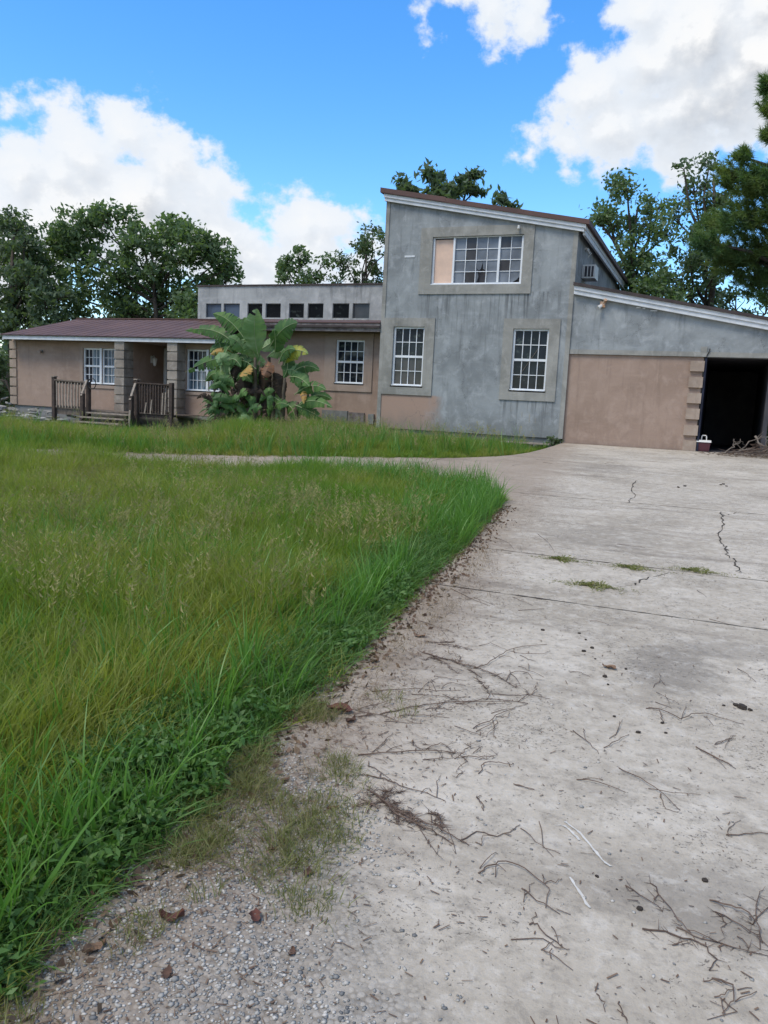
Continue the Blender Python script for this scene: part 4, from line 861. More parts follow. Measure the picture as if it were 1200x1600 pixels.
ac = thing('air_conditioner', 'small window air conditioner box on the upper side wall of the grey tower', 'air conditioner', (-3.57, 1.2, 4.22))
MB().box(-3.57, -3.24, .98, 1.55, 4.22, 4.56).build('casing', MT['metal_white'], ac)
MB().box(-3.53, -3.28, .968, .979, 4.26, 4.52).build('grille', MT['dark'], ac)
for k in range(3):
    MB().box(-3.525 + k * .085, -3.505 + k * .085, .955, .967, 4.25, 4.53).build('slat', MT['metal_white'], ac)

# ---------------------------------------------------------------- wooden porch and steps
po = thing('wooden_porch', 'weathered wooden porch deck with railings and steps at the front door', 'porch', (-17.1, -.4, -.3))
for k in range(9):
    y = -.95 + k * .148
    MB().box(-19.42, -14.86, y, y + .138, .085, .115).build('deck_board', MT['wood'], po)
MB().box(-19.42, -18.05, -.985, -.955, -.07, .112).build('skirt_board', MT['wood'], po)
MB().box(-16.22, -14.88, -.985, -.955, .0, .112).build('skirt_board', MT['wood_dark'], po)
def post(x, y, z0, z1, m, cap=True):
    p_ = MB().box(x - .055, x + .055, y - .055, y + .055, z0, z1).build('post', m, po)
    if cap: MB().box(x - .075, x + .075, y - .075, y + .075, z1 + .001, z1 + .035).build('post_cap', MT['wood_pale'], p_)
post(-19.37, -1.02, -.5, 1.08, MT['wood_dark']); post(-17.99, -1.02, -.5, .98, MT['wood_dark'], False); post(-16.13, -1.02, -.5, 1.10, MT['wood_dark'])
post(-14.87, -1.02, -.5, 1.06, MT['wood_dark'], False)
post(-17.99, -1.27, -.55, .62, MT['wood_dark'], False); post(-16.13, -1.27, -.55, .62, MT['wood_dark'], False)
def rail(x0, x1, z0a, z0b, z1a, z1b, n, mr, mbal, lean=0):
    MB().beam((x0, -1.02, z1a), (x1, -1.02, z1b), .12, .04).build('handrail', mr, po)
    MB().beam((x0, -1.02, z1a - .06), (x1, -1.02, z1b - .06), .035, .075).build('rail', MT['wood_dark'], po)
    MB().beam((x0, -1.02, z0a), (x1, -1.02, z0b), .035, .07).build('rail', mr, po)
    for k in range(n):
        t = (k + .7) / (n + .4)
        x = x0 + (x1 - x0) * t
        j = random.uniform(-.012, .012)
        MB().beam((x + j, -1.06, z0a + (z0b - z0a) * t - .02), (x - j + lean, -1.06, z1a + (z1b - z1a) * t - .04), .036, .032).build('baluster', mbal, po)
rail(-19.31, -18.05, .17, .17, 1.0, .965, 10, MT['wood'], MT['wood_pale'])
rail(-16.07, -14.93, .17, .17, 1.02, 1.0, 11, MT['wood_dark'], MT['wood_dark'])
for k in (2, 4, 8, 9):
    MB().beam((-16.0 + k * .105, -1.085, .12), (-15.93 + k * .10, -1.085, .12 + random.uniform(.2, .75)), .04, .02).build('loose_picket', MT['wood_pale'], po)
MB().beam((-17.99, -1.09, 1.03), (-17.99, -1.33, .55), .07, .035).build('stair_rail', MT['wood_pale'], po)
MB().beam((-16.13, -1.09, 1.0), (-16.13, -1.33, .5), .07, .035).build('stair_rail', MT['wood_pale'], po)
MB().beam((-16.12, -1.34, .2), (-16.13, -1.37, -.35), .06, .03).build('stair_picket', MT['wood_pale'], po)
for k in range(4):
    y1 = -.96 - k * .26; z = .065 - k * .135
    MB().box(-17.93 + random.uniform(-.03, .03), -16.19 + random.uniform(-.05, .03), y1 - .27, y1 - .14, z - .04, z).build('tread', MT['wood_pale'], po)
    MB().box(-17.92, -16.2, y1 - .13, y1 - .01, z - .04, z - .002).build('tread', MT['wood'], po)
for x in (-17.95, -16.17):
    MB().hexa([(x-.02,-.99,-.5),(x+.02,-.99,-.5),(x+.02,-2.0,-.55),(x-.02,-2.0,-.55),(x-.02,-.99,.02),(x+.02,-.99,.02),(x+.02,-1.95,-.45),(x-.02,-1.95,-.45)]).build('stringer', MT['wood_dark'], po)
pts = [(-17.80 + .155 * math.cos(a), -1.08, .93 + .16 * math.sin(a)) for a in np.linspace(2.6, -3.2, 18)]
tag(MB().tube(pts, .014, 6).build('garden_hose', MT['hose'], smooth=True), 'black hose loop hanging on the stair post of the wooden porch', 'hose')

# ---------------------------------------------------------------- small things near the garage
cl = thing('picnic_cooler', 'dark maroon picnic cooler with white lid and handle beside the garage opening', 'cooler', (-.23, .2, 0))
WL[cl.name] = (-.23, .2, 0)
MB().hexa([(-.36,.06,.011),(-.10,.06,.011),(-.10,.28,.011),(-.36,.28,.011),(-.385,.045,.225),(-.075,.045,.225),(-.075,.295,.225),(-.385,.295,.225)]).build('body', MT['maroon'], cl)
MB().hexa([(-.395,.03,.226),(-.06,.03,.226),(-.06,.305,.226),(-.395,.305,.226),(-.385,.04,.275),(-.07,.04,.275),(-.07,.295,.275),(-.385,.295,.275)]).build('lid', MT['cream'], cl)
MB().tube([(-.29,.17,.275),(-.285,.17,.36),(-.265,.17,.385),(-.20,.17,.385),(-.18,.17,.36),(-.175,.17,.275)], .014, 6).build('handle', MT['cream'], cl)
be = thing('plank_bench', 'low weathered plank on blocks at the foot of the grey tower', 'bench', (-4.4, -.6, -.2))
MB().box(-4.98, -3.76, -.72, -.48, -.055, -.02).build('plank', MT['wood_pale'], be)
MB().box(-4.28, -4.20, -.68, -.52, -.26, -.056).build('block', MT['found'], be)
MB().box(-4.02, -3.94, -.68, -.52, -.26, -.056).build('block', MT['found'], be)
MB().box(-4.62, -4.30, -.86, -.76, -.215, -.18).build('plank', MT['rubble'], be)

# brush pile by the garage opening
def crooked(a, b, n=7, amp=.06):
    a = Vector(a); b = Vector(b); P = []
    for i in range(n):
        t = i / (n - 1); p = a.lerp(b, t)
        if 0 < i < n - 1: p += Vector((random.uniform(-amp, amp), random.uniform(-amp, amp), random.uniform(-amp * .7, amp * .7)))
        P.append(p)
    return P
BR = [((.25,-.75,.03),(.55,-.35,.36),.016,'short pale forked branch sticking up at the left end of the brush pile'),
      ((.35,-.55,.05),(1.25,-.25,.22),.02,'long grey branch lying level across the brush pile'),
      ((.55,-.4,.10),(1.0,-.2,.46),.018,'grey branch leaning out of the brush pile before the dark opening'),
      ((.85,-.35,.45),(1.10,-.5,.12),.026,'thick pale branch standing at the back of the brush pile'),
      ((.70,-.6,.04),(1.6,-.45,.30),.017,'thin grey branch rising to the right side of the brush pile'),
      ((.95,-.7,.05),(2.0,-.5,.15),.02,'grey branch low along the right front of the brush pile'),
      ((.45,-.85,.02),(1.45,-.80,.06),.014,'bare stick along the front edge of the brush pile'),
      ((1.1,-.3,.08),(1.45,-.55,.40),.015,'crooked branch near the right frame edge of the brush pile')]
for a, b, r, lab in BR:
    mb = MB(); P = crooked(a, b, 7, .05)
    mb.tube(P, list(np.linspace(r, r * .45, 7)), 6)
    for k in (2, 4, 5):
        q = P[k] + Vector((random.uniform(-.3, .3), random.uniform(-.15, .15), random.uniform(.02, .25)))
        mb.tube(crooked(P[k], q, 4, .03), [r * .5, r * .4, r * .3, r * .2], 5)
    tag(mb.build('dead_branch', MT['branch'], smooth=True), lab, 'branch', 'dead branches in the brush pile')
mb = MB()
for k in range(260):
    x = random.triangular(.0, 2.6, 1.2); y = random.uniform(-.95, -.1); hh = .28 * math.exp(-((x - 1.3) / .8) ** 2) * random.random()
    d = random.uniform(0, 6.28); L = random.uniform(.1, .45)
    a = (x, y, S * y + .012 + hh); b = (x + L * math.cos(d), y + .6 * L * math.sin(d), max(S * y + .008, S * y + .012 + hh + random.uniform(-.08, .10)))
    r = random.uniform(.002, .006)
    mb.tube(crooked(a, b, 4, .03), [r, r, r * .8, r * .5], 4, cap=False)
o = stuff(mb.build('brush_twigs', MT['twig'])); o['label'] = 'tangle of thin brown twigs in the brush pile by the garage'
mb = MB()
for k in range(500):
    x = random.triangular(-.5, 2.6, 1.2); y = random.uniform(-1.05, .0); d = random.uniform(0, 6.28); s_ = random.uniform(.015, .05)
    z = S * y + .006 + random.random() * .05 * math.exp(-((x - 1.3) / .8) ** 2)
    mb.add([(x - s_*math.cos(d), y - s_*math.sin(d), z), (x + s_*.4*math.sin(d), y - s_*.4*math.cos(d), z + .01), (x + s_*math.cos(d), y + s_*math.sin(d), z + .003), (x - s_*.4*math.sin(d), y + s_*.4*math.cos(d), z + .008)], [(0,1,2,3)])
o = stuff(mb.build('brush_leaf_litter', MT['litter'])); o['label'] = 'brown leaf litter under the brush pile by the garage'

# rubble heap left of the porch
def chunk(c, sx_, sy_, sz_, rz, rx):
    pts = []
    n = 6
    M_ = Matrix.Rotation(rz, 3, 'Z') @ Matrix.Rotation(rx, 3, 'X')
    for zz in (-1, 1):
        for i in range(n):
            a = 2 * math.pi * i / n + .3
            q = Vector((sx_ * math.cos(a) * random.uniform(.7, 1.1), sy_ * math.sin(a) * random.uniform(.7, 1.1), sz_ * zz * random.uniform(.7, 1)))
            pts.append(Vector(c) + M_ @ q)
    return MB().add(pts, [tuple(range(n))[::-1], tuple(range(n, 2*n))] + [(i, (i+1) % n, n + (i+1) % n, n + i) for i in range(n)])
for k in range(70):
    x = random.uniform(-22.9, -18.4) if k > 8 else random.uniform(-22.8, -21.4)
    y = random.uniform(-1.75, -.3)
    top = .02 + .32 * float(sst(-x, 20.6, 22.2)) - .15 * float(sst(x, -20.3, -19.2))
    z = -.40 + random.random() ** .7 * (top + .46) * (.55 + .45 * (y + 1.75) / 1.4)
    ch_ = chunk((x, y, z), random.uniform(.09, .26), random.uniform(.06, .16), random.uniform(.012, .04), random.uniform(0, 3.1), random.uniform(-.7, .7))
    tag(ch_.build('broken_slab', MT['rubble']), 'broken pale slab piece in the rubble heap left of the wooden porch', 'rubble', 'broken slabs in the rubble heap')
mb = MB()
for k in range(5):
    x0 = -22.4 + k * .65
    mb.add(chunk((x0 + random.uniform(-.1, .1), -.6 - .1 * k, -.45), .7, .5, .22 - .02 * k, random.random(), 0).v, [tuple(range(6))[::-1], tuple(range(6, 12))] + [(i, (i+1) % 6, 6 + (i+1) % 6, 6 + i) for i in range(6)])
o = stuff(mb.build('rubble_bed', MT['found'])); o['label'] = 'grey earth and crushed debris under the rubble heap'

# ---------------------------------------------------------------- banana plant
bp = thing('banana_plant', 'big banana plant with broad green and dying yellow leaves before the house', 'banana plant', (-12.9, -1.2, -.3))
def blade(a, b, c, wd, y0, dy, rs):
    """leaf along a quadratic through a, b, c (x, z) with its blade folded along the midrib"""
    n = 20; V = []; F = []; Rib = []
    A = Vector((a[0], y0, a[1])); B = Vector((b[0], y0 + dy * .6, b[1])); Cc = Vector((c[0], y0 + dy, c[1]))
    B2 = B * 2 - (A + Cc) * .5
    tw = rs.uniform(-.5, .5)
    for i in range(n + 1):
        t = i / n
        p = A * (1-t)**2 + B2 * 2*t*(1-t) + Cc * t*t
        d = ((B2 - A) * (1-t) + (Cc - B2) * t).normalized()
        side = d.cross(Vector((math.sin(tw + t * .8) * .8, -1, .35))).normalized()
        nrm = side.cross(d)
        w_ = wd * .72 * (max(0, math.sin(math.pi * min(1, (t - .05) / .95) ** .85)) ** .8 if t > .05 else .03) + .004
        Rib.append((p, side, nrm, w_))
    V += [r_[0] for r_ in Rib]
    for i in range(n):                       # each strip between two side veins is a pleat of its own
        p, sd0, nr0, w0 = Rib[i]; q, sd1, nr1, w1 = Rib[i + 1]
        for sg in (-1, 1):
            if i > n * .25 and rs.random() < .07: continue           # torn away
            dr = rs.uniform(-.05, .25) + (.25 if rs.random() < .12 else 0); sl = rs.uniform(-.03, .09)
            e0 = q - p
            k0 = rs.uniform(.92, 1.05); gap = rs.uniform(.0, .10) if rs.random() < .45 else 0.0
            m0 = p + sd0 * sg * w0 * .5 - nr0 * w0 * .10 + e0 * .10; m1 = q + sd1 * sg * w1 * .5 - nr1 * w1 * (.10 + sl) + e0 * .10
            t0 = p + sd0 * sg * w0 * k0 - nr0 * w0 * (.28 + dr) + e0 * (.28 + gap); t1 = q + sd1 * sg * w1 * k0 - nr1 * w1 * (.30 + dr + sl) + e0 * .28
            b_ = len(V); V += [p, q, m0, m1, t0, t1]
            F += [(b_, b_+1, b_+3, b_+2), (b_+2, b_+3, b_+5, b_+4)] if sg > 0 else [(b_, b_+2, b_+3, b_+1), (b_+2, b_+4, b_+5, b_+3)]
    V = V[n + 1:]; F = [tuple(x_ - n - 1 for x_ in f_) for f_ in F]
    Rib = [r_[0] for r_ in Rib]
    return V, F, Rib
rs = random.Random(3)
for k, (a, b, c, wd, kd) in enumerate(BANANA):
    mat_ = [MT['banana'], MT['banana_pale'], MT['banana_yellow'], MT['banana_orange'], MT['banana_rust'], MT['banana_dead']][kd]
    y0 = -1.2 + rs.uniform(-.15, .15); dy = rs.uniform(-.55, .3) if kd < 5 else rs.uniform(-.1, .2)
    V_, F_, Rb = blade(a, b, c, wd, y0, dy, rs)
    lf = mesh_obj('leaf', V_, F_, mat_, bp, True, {2: 'leaf with a yellowing tip', 3: 'dying orange leaf', 4: 'rust brown dead leaf', 5: 'dark dead leaf hanging down'}.get(kd))
    if kd < 3:
        MB().tube([p + Vector((0, -.004, .004)) for p in Rb], list(np.linspace(.014, .004, len(Rb))), 5).build('midrib', MT['midrib'], lf)
for (a, b) in BANSTEMS:
    x0, z0 = a; x1, z1 = b
    yy = -1.15 + rs.uniform(-.15, .2)
    P = [(x0 + (x1 - x0) * t + rs.uniform(-.02, .02), yy, -.5 + (z1 + .5) * t) for t in np.linspace(0, 1, 6)]
    MB().tube(P, [.085, .08, .07, .06, .05, .04], 9).build('stem', MT['banana_stem'], bp, True)
# random shorter fill leaves low in the clump
for k in range(20):                     # more leaves arching out of the crown
    x0, z0 = rs.uniform(-13.15, -12.5), rs.uniform(1.0, 1.7); an_ = rs.uniform(-.35, 3.5); L = rs.uniform(.6, 1.15)
    dx = math.cos(an_) * L; dz = abs(math.sin(an_)) * L * .75
    V_, F_, Rb = blade((x0, z0), (x0 + dx * .5, z0 + dz * .75 + .12), (x0 + dx, z0 + dz - .12), rs.uniform(.22, .34), -1.15 + rs.uniform(-.2, .3), rs.uniform(-.5, .5), rs)
    lf = mesh_obj('leaf', V_, F_, MT['banana'] if k % 4 else MT['banana_pale'], bp, True)
    MB().tube(Rb, list(np.linspace(.012, .004, len(Rb))), 5).build('midrib', MT['midrib'], lf)
for k in range(84):
    x0, z0 = (rs.uniform(-13.4, -11.9), rs.uniform(-.2, 1.0)) if k < 60 else (rs.uniform(-12.4, -11.3), rs.uniform(-.2, .75))
    dx = rs.uniform(-.6, .6); L = rs.uniform(.3, .75)
    a = (x0, z0); b = (x0 + dx * .5, z0 + L * .5); c = (x0 + dx, z0 + L * rs.uniform(.1, .6))
    kd = rs.choice([0, 0, 0, 0, 5, 5]) if z0 > .2 else rs.choice([0, 0, 0, 0, 5, 1])
    V_, F_, Rb = blade(a, b, c, rs.uniform(.10, .2), -1.2 + rs.uniform(-.3, .35), rs.uniform(-.3, .3), rs)
    mesh_obj('leaf', V_, F_, [MT['banana'], MT['banana_pale'], 0, 0, 0, MT['banana_dead']][kd], bp, True)
pm = thing('fan_palm', 'small spiky fan palm growing at the left foot of the banana plant', 'palm', (-13.9, -.9, -.35))
for (a, b, c) in PALM:
    for q in range(3):
        jx, jz = rs.uniform(-.07, .07), rs.uniform(-.07, .07)
        V_, F_, Rb = blade(a, (b[0] + jx * .6, b[1] + jz * .6), (c[0] + jx, c[1] + jz), rs.uniform(.035, .055), -.9 + rs.uniform(-.1, .1), rs.uniform(-.4, .2), rs)
        mesh_obj('frond', V_, F_, MT['palm'], pm, True)
MB().tube([(-13.85, -.9, -.6), (-13.88, -.9, -.1)], [.07, .05], 8).build('trunk', MT['banana_stem'], pm)

# ---------------------------------------------------------------- trees
def leaf_cloud(centers, radii, n_per, size, rg, flat=.75, elong=1.7):
    m = len(centers) * n_per
    Cn = np.repeat(centers, n_per, 0); Rr = np.repeat(radii, n_per)[:, None]
    P = Cn + rg.normal(0, .46, (m, 3)) * Rr * np.array([1, 1, flat])
    u = rg.normal(0, 1, (m, 3)); u /= np.linalg.norm(u, axis=1, keepdims=True)
    nn = rg.normal(0, 1, (m, 3)) + np.array([0, 0, .7]); v = np.cross(nn, u); v /= np.linalg.norm(v, axis=1, keepdims=True) + 1e-9
    s = size * rg.uniform(.6, 1.25, (m, 1))
    a = P - u * s * elong * .5; b = P + v * s * .42 - u * s * .1; c = P + u * s * elong * .5; d = P - v * s * .42 - u * s * .1
    V = np.stack([a, b, c, d], 1).reshape(-1, 3)
    F = np.arange(m * 4).reshape(m, 4)
    return V, F
def tree(name, label, cat, key, leaf, mat_, base, per_m2=5.5, n_leaf=46, crad=.42, trunk_r=.22, ydep=None, group=None, seed=1, fill=.8, elong=1.7):
    y, lobes = LOBES[key]; rg = np.random.default_rng(seed); rr = random.Random(seed)
    root = thing(name, label, cat, base, group)
    bx, by, bz = base
    cs = []; rads = []; limbs = MB()
    tops = max(l[1] for l in lobes); mid = sorted(lobes, key=lambda l: l[1])
    cx = float(np.mean([l[0] for l in lobes])); lowz = min(l[1] - l[2] for l in lobes)
    fork = Vector((bx * .6 + cx * .4, by, max(bz + 1.2, lowz * .6 + bz * .4)))
    topp = Vector((cx, by + rr.uniform(-.5, .5), tops - .6))
    tp = [Vector((bx, by, bz - .2)), Vector((bx, by, bz)).lerp(fork, .6), fork, fork.lerp(topp, .5) + Vector((rr.uniform(-.3, .3), rr.uniform(-.3, .3), 0)), topp]
    trunk = MB().tube(tp, [trunk_r * 1.25, trunk_r, trunk_r * .8, trunk_r * .5, trunk_r * .15], 9).build('trunk', MT['bark'], root, True)
    for (lx, lz, lr) in lobes:
        ly = by + rr.uniform(-1, 1) * (.5 + lr * .9)
        n = max(3, int(per_m2 * lr * lr * 4))
        dirs = rg.normal(0, 1, (n, 3)); dirs /= np.linalg.norm(dirs, axis=1, keepdims=True)
        rad = lr * rg.uniform(.25, 1.0, (n, 1)) ** .6
        pc = np.array([lx, ly, lz]) + dirs * rad * np.array([1, 1.05, .88])
        keep = rg.random(n) < fill
        pc = pc[keep] if keep.any() else pc
        cs.append(pc); rads.append(rg.uniform(.65, 1.2, len(pc)) * crad)
        hub = Vector((lx, ly, lz - lr * .35))
        st = tp[2].lerp(tp[4], min(.8, max(0, (lz - tp[2].z) / max(.5, tp[4].z - tp[2].z) * .6)))
        m1 = st.lerp(hub, .5) + Vector((rr.uniform(-.25, .25), rr.uniform(-.25, .25), rr.uniform(-.1, .3)))
        r0 = trunk_r * .34
        limbs.tube([st, m1, hub], [r0, r0 * .7, r0 * .38], 6, cap=False)
        for q in pc[:: max(1, len(pc) // 9)]:
            qq = Vector(q); limbs.tube([hub, hub.lerp(qq, .5) + Vector((rr.uniform(-.12, .12), rr.uniform(-.12, .12), rr.uniform(-.05, .12))), qq], [r0 * .3, r0 * .2, r0 * .08], 4, cap=False)
    limbs.build('branches', MT['bark'], root, True)
    V, F = leaf_cloud(np.concatenate(cs), np.concatenate(rads), n_leaf, leaf, rg, elong=elong)
    np_mesh('crown', V, F, mat_, root)
    return root
BG = 'trees standing behind the house'
tree('oak_tree', 'broad spreading dark green oak rising behind the left wing roof', 'tree', 'oak', .175, MT['oak_leaf'], (-26.5, 14, 0), 7.0, 27, .46, .22, group=BG, seed=2, fill=.82)
tree('shade_tree', 'dark dense tree at the far left behind the house corner', 'tree', 'leftdark', .16, MT['dark_leaf'], (-33.5, 10, 0), 7.5, 28, .46, .26, group=BG, seed=3, fill=.8)
tree('young_tree', 'small tree with open crown peeking over the clerestory parapet', 'tree', 'small', .13, MT['oak_leaf'], (-18.0, 12, 0), 8, 46, .34, .11, group=BG, seed=4, fill=.8)
tree('poplar_tree', 'slender airy pale green tree just left of the tower', 'tree', 'poplar', .11, MT['light_leaf'], (-15.2, 13, 0), 8.0, 36, .34, .13, group=BG, seed=5, fill=.75)
tree('walnut_tree', 'tree whose leafy top shows above the tower roof', 'tree', 'behind', .17, MT['dark_leaf'], (-13.0, 16, 0), 6, 36, .36, .22, group=BG, seed=6, fill=.9, elong=2.6)
tree('sweetgum_tree', 'round crowned green tree between the tower and the pine', 'tree', 'rdec', .11, MT['oak_leaf'], (-3.3, 10, 0), 11, 36, .36, .20, group=BG, seed=7, fill=.74)
tree('elm_tree', 'sparse tall tree with bare twigs half hidden by the pine', 'tree', 'rdec2', .12, MT['dark_leaf'], (-.6, 13, 0), 9.0, 32, .38, .20, group=BG, seed=8, fill=.68)
tree('shrub', 'overgrown green shrub at the left corner of the house', 'shrub', 'shrub', .10, MT['light_leaf'], (-24.3, 2.2, -.3), 9, 60, .32, .05, group=None, seed=9, fill=.95)
LOBES['bush2'] = (9.0, [(2.2, 1.0, 1.1), (3.6, 1.3, 1.3), (5.2, 1.1, 1.2), (1.3, .6, .8)])
tree('bush', 'green bush growing behind the open carport bay', 'shrub', 'bush2', .10, MT['light_leaf'], (3.0, 9.0, -.1), 8, 60, .35, .05, seed=10, fill=.95)

def pine():
    y, lobes = LOBES['pine']
    lobes = lobes + [(1.75, 14.7, .8), (1.7, 15.5, .45), (2.4, 13.7, .75), (1.2, 13.5, .6), (2.9, 12.2, .8)]; rg = np.random.default_rng(21); rr = random.Random(21)
    root = thing('pine_tree', 'tall pine with long drooping needles at the right edge behind the garage', 'pine tree', (1.75, 5.0, 0), BG)
    bx, by = 1.75, 5.0
    tp = [Vector((bx, by, -.2)), Vector((bx + .05, by, 4)), Vector((bx - .05, by, 9)), Vector((bx, by, 15.5))]
    MB().tube(tp, [.30, .26, .18, .04], 10).build('trunk', MT['bark'], root, True)
    br = MB(); tuft = []; tdir = []
    for (lx, lz, lr) in lobes:
        ly = by + rr.uniform(-1.3, 1.0)
        hub = Vector((lx, ly, lz))
        t0 = Vector((bx, by, max(2.5, lz - .5 - .15 * abs(lx - bx))))
        br.tube([t0, t0.lerp(hub, .55) + Vector((0, 0, .15)), hub], [.07, .05, .022], 6, cap=False)
        n = int(60 * lr * lr / .36) + 12
        for k in range(n):
            d = Vector(rg.normal(0, 1, 3)).normalized()
            p = hub + Vector((d.x * lr, d.y * lr * 1.1, d.z * lr * .75)) * (rr.random() ** .5)
            tuft.append(p); dd = (p - t0).normalized() + Vector((0, 0, .35)); tdir.append(dd.normalized())
            if k % 3 == 0: br.tube([hub, hub.lerp(p, .5) + Vector((0, 0, -.05)), p], [.014, .010, .006], 4, cap=False)
    br.build('branches', MT['bark'], root, True)
    N = 60; T = np.array(tuft); Dd = np.array(tdir); m = len(T) * N
    P = np.repeat(T, N, 0); D = np.repeat(Dd, N, 0)
    v = rg.normal(0, 1, (m, 3)) * .62 + D * .8; v /= np.linalg.norm(v, axis=1, keepdims=True)
    base = P - D * rg.uniform(0, .22, (m, 1))
    L = rg.uniform(.14, .27, (m, 1))
    tip = base + v * L - np.array([0, 0, .06]) * rg.random((m, 1))
    sd_ = np.cross(v, rg.normal(0, 1, (m, 3))); sd_ /= np.linalg.norm(sd_, axis=1, keepdims=True); wd = .0095
    V = np.stack([base - sd_ * wd, base + sd_ * wd, tip], 1).reshape(-1, 3)
    np_mesh('crown', V, np.arange(m * 3).reshape(m, 3), MT['pine_needle'], root)
pine()
# far wood beyond everything, one mass
rg = np.random.default_rng(40)
cc = []
for k in range(420):
    a = R(rg.uniform(-75, 38)); d = rg.uniform(70, 95)
    cc.append((math.sin(a) * d, -20 + math.cos(a) * d, rg.uniform(0, 1) ** .8 * (4.2 + 1.2 * math.sin(a * 23) + .8 * math.sin(a * 51))))
V, F = leaf_cloud(np.array(cc), np.full(len(cc), 2.0), 90, .55, rg)
o = stuff(np_mesh('far_wood', V, F, MT['dark_leaf'])); o['label'] = 'low far wood behind the property'
# small vine at the tower corner
vn = thing('vine', 'small leafy green vine at the foot of the tower corner', 'vine', (-3.75, -.25, -.15))
c_ = np.array([(-3.72 + .12 * math.cos(i * 1.7), -.25 + .12 * math.sin(i * 2.3), -.10 + .035 * (i % 7)) for i in range(16)] + [(-3.9 - .08 * i, -.5 - .12 * i, -.12) for i in range(5)])
V, F = leaf_cloud(c_, np.full(len(c_), .09), 14, .055, rg); np_mesh('foliage', V, F, MT['light_leaf'], vn)
MB().tube([(-3.7, -.2, -.2), (-3.72, -.22, 0), (-3.75, -.2, .12)], [.012, .01, .006], 5).build('stem', MT['bark'], vn)

# ---------------------------------------------------------------- grass: clump shapes, scattered as one mass per kind
PC = bpy.data.collections.new('grass_clumps')
def clump(name, n, rad, h0, h1, wd, lean, mat_, rg, segs=4, curve=.5):
    V = []; F = []
    for k in range(n):
        a = rg.uniform(0, 6.283); r = rad * math.sqrt(rg.random())
        bx, by = r * math.cos(a), r * math.sin(a)
        h = rg.uniform(h0, h1); da = rg.uniform(0, 6.283) if rg.random() < .5 else a
        ln = rg.uniform(.1, 1) * lean * h
        wa = rg.uniform(0, 6.283); cx, cy = math.cos(wa), math.sin(wa)
        b = len(V); w0 = wd * rg.uniform(.6, 1.2); dr = rg.uniform(.0, curve)
        for i in range(segs + 1):
            t = i / segs
            o_ = ln * t ** 1.8
            z = h * (t - dr * t ** 3 * .55)
            w_ = w0 * (1 - t) ** .7 * (.6 + .8 * min(1, t * 3)) if i < segs else 0
            px_, py_ = bx + o_ * math.cos(da), by + o_ * math.sin(da)
            if i < segs: V += [(px_ - cx * w_, py_ - cy * w_, z), (px_ + cx * w_, py_ + cy * w_, z)]
            else: V += [(px_, py_, z)]
        for i in range(segs - 1):
            q = b + 2 * i; F += [(q, q+1, q+3), (q, q+3, q+2)]
        q = b + 2 * (segs - 1); F += [(q, q+1, q+2)]
    me = bpy.data.meshes.new(name); me.from_pydata(V, [], F); me.materials.append(mat_); me.update()
    o = bpy.data.objects.new(name, me); return o
def weed(name, n, rad, h, ls, mat_, rg):
    c = np.array([(rad * rg.normal() * .6, rad * rg.normal() * .6, h * rg.uniform(.15, 1)) for _ in range(n)])
    V, F = leaf_cloud(c, np.full(n, .035), 5, ls, rg, .4, 1.9)
    me = bpy.data.meshes.new(name); me.from_pydata(V.tolist(), [], F.tolist()); me.materials.append(mat_); me.update()
    return bpy.data.objects.new(name, me)
def seedstalk(name, n, rad, h0, h1, rg):
    V = []; F = []; 
    for k in range(n):
        bx, by = rg.normal(0, rad, 2); h = rg.uniform(h0, h1); a = rg.uniform(0, 6.28); ln = .18 * h * rg.random()
        tip = np.array([bx + ln * math.cos(a), by + ln * math.sin(a), h])
        b = len(V); V += [(bx - .0012, by, 0), (bx + .0012, by, 0), (tip[0] + .0008, tip[1], tip[2]), (tip[0] - .0008, tip[1], tip[2])]; F.append((b, b+1, b+2, b+3))
        for q in range(9):
            z = h * (1 - .28 * q / 9); aa = rg.uniform(0, 6.28); L = .012 + .03 * rg.random()
            ox, oy = bx + ln * math.cos(a) * (z / h) ** 1.5, by + ln * math.sin(a) * (z / h) ** 1.5
            b = len(V); V += [(ox, oy, z), (ox + L * math.cos(aa), oy + L * math.sin(aa), z + L * .9), (ox + L * .6 * math.cos(aa) + .005, oy + L * .6 * math.sin(aa), z + L * .2)]; F.append((b, b+1, b+2))
    me = bpy.data.meshes.new(name); me.from_pydata(V, [], F); me.materials.append(MT['seed']); me.update()
    return bpy.data.objects.new(name, me)
KINDS_ = {}
def reg(key, objs):
    c = bpy.data.collections.new('clumps_' + key)
    for i, o in enumerate(objs): c.objects.link(o)
    KINDS_[key] = (c, len(objs))
rg = np.random.default_rng(77)
reg('lawn', [clump('grass_clump', 44, .10, .16, .36, .0031, .75, MT['grass'], rg) for _ in range(3)] + [clump('grass_clump', 24, .10, .17, .38, .0048, .8, MT['grass'], rg, 5, .7) for _ in range(3)])
reg('tall', [clump('tall_grass_clump', 14, .06, .30, .64, .0050, .6, MT['grass_tall'], rg, 6, .75) for _ in range(4)])
reg('edge', [clump('edge_grass_clump', 30, .09, .06, .17, .0040, 1.5, MT['grass_dark'], rg, 4, .9) for _ in range(4)])
reg('weed', [weed('weed_clump', 34, .08, .13, .020, MT['grass_dark'], rg) for _ in range(4)])
reg('seed', [seedstalk('seed_stalks', 6, .06, .34, .60, rg) for _ in range(3)])
reg('olive', [clump('olive_tuft', 40, .07, .03, .10, .0017, 1.2, MT['grass_olive'], rg, 3, .6) for _ in range(3)])
reg('straw', [clump('straw_tuft', 10, .06, .02, .07, .0014, 3.0, MT['straw'], rg, 4, 1.0) for _ in range(3)])

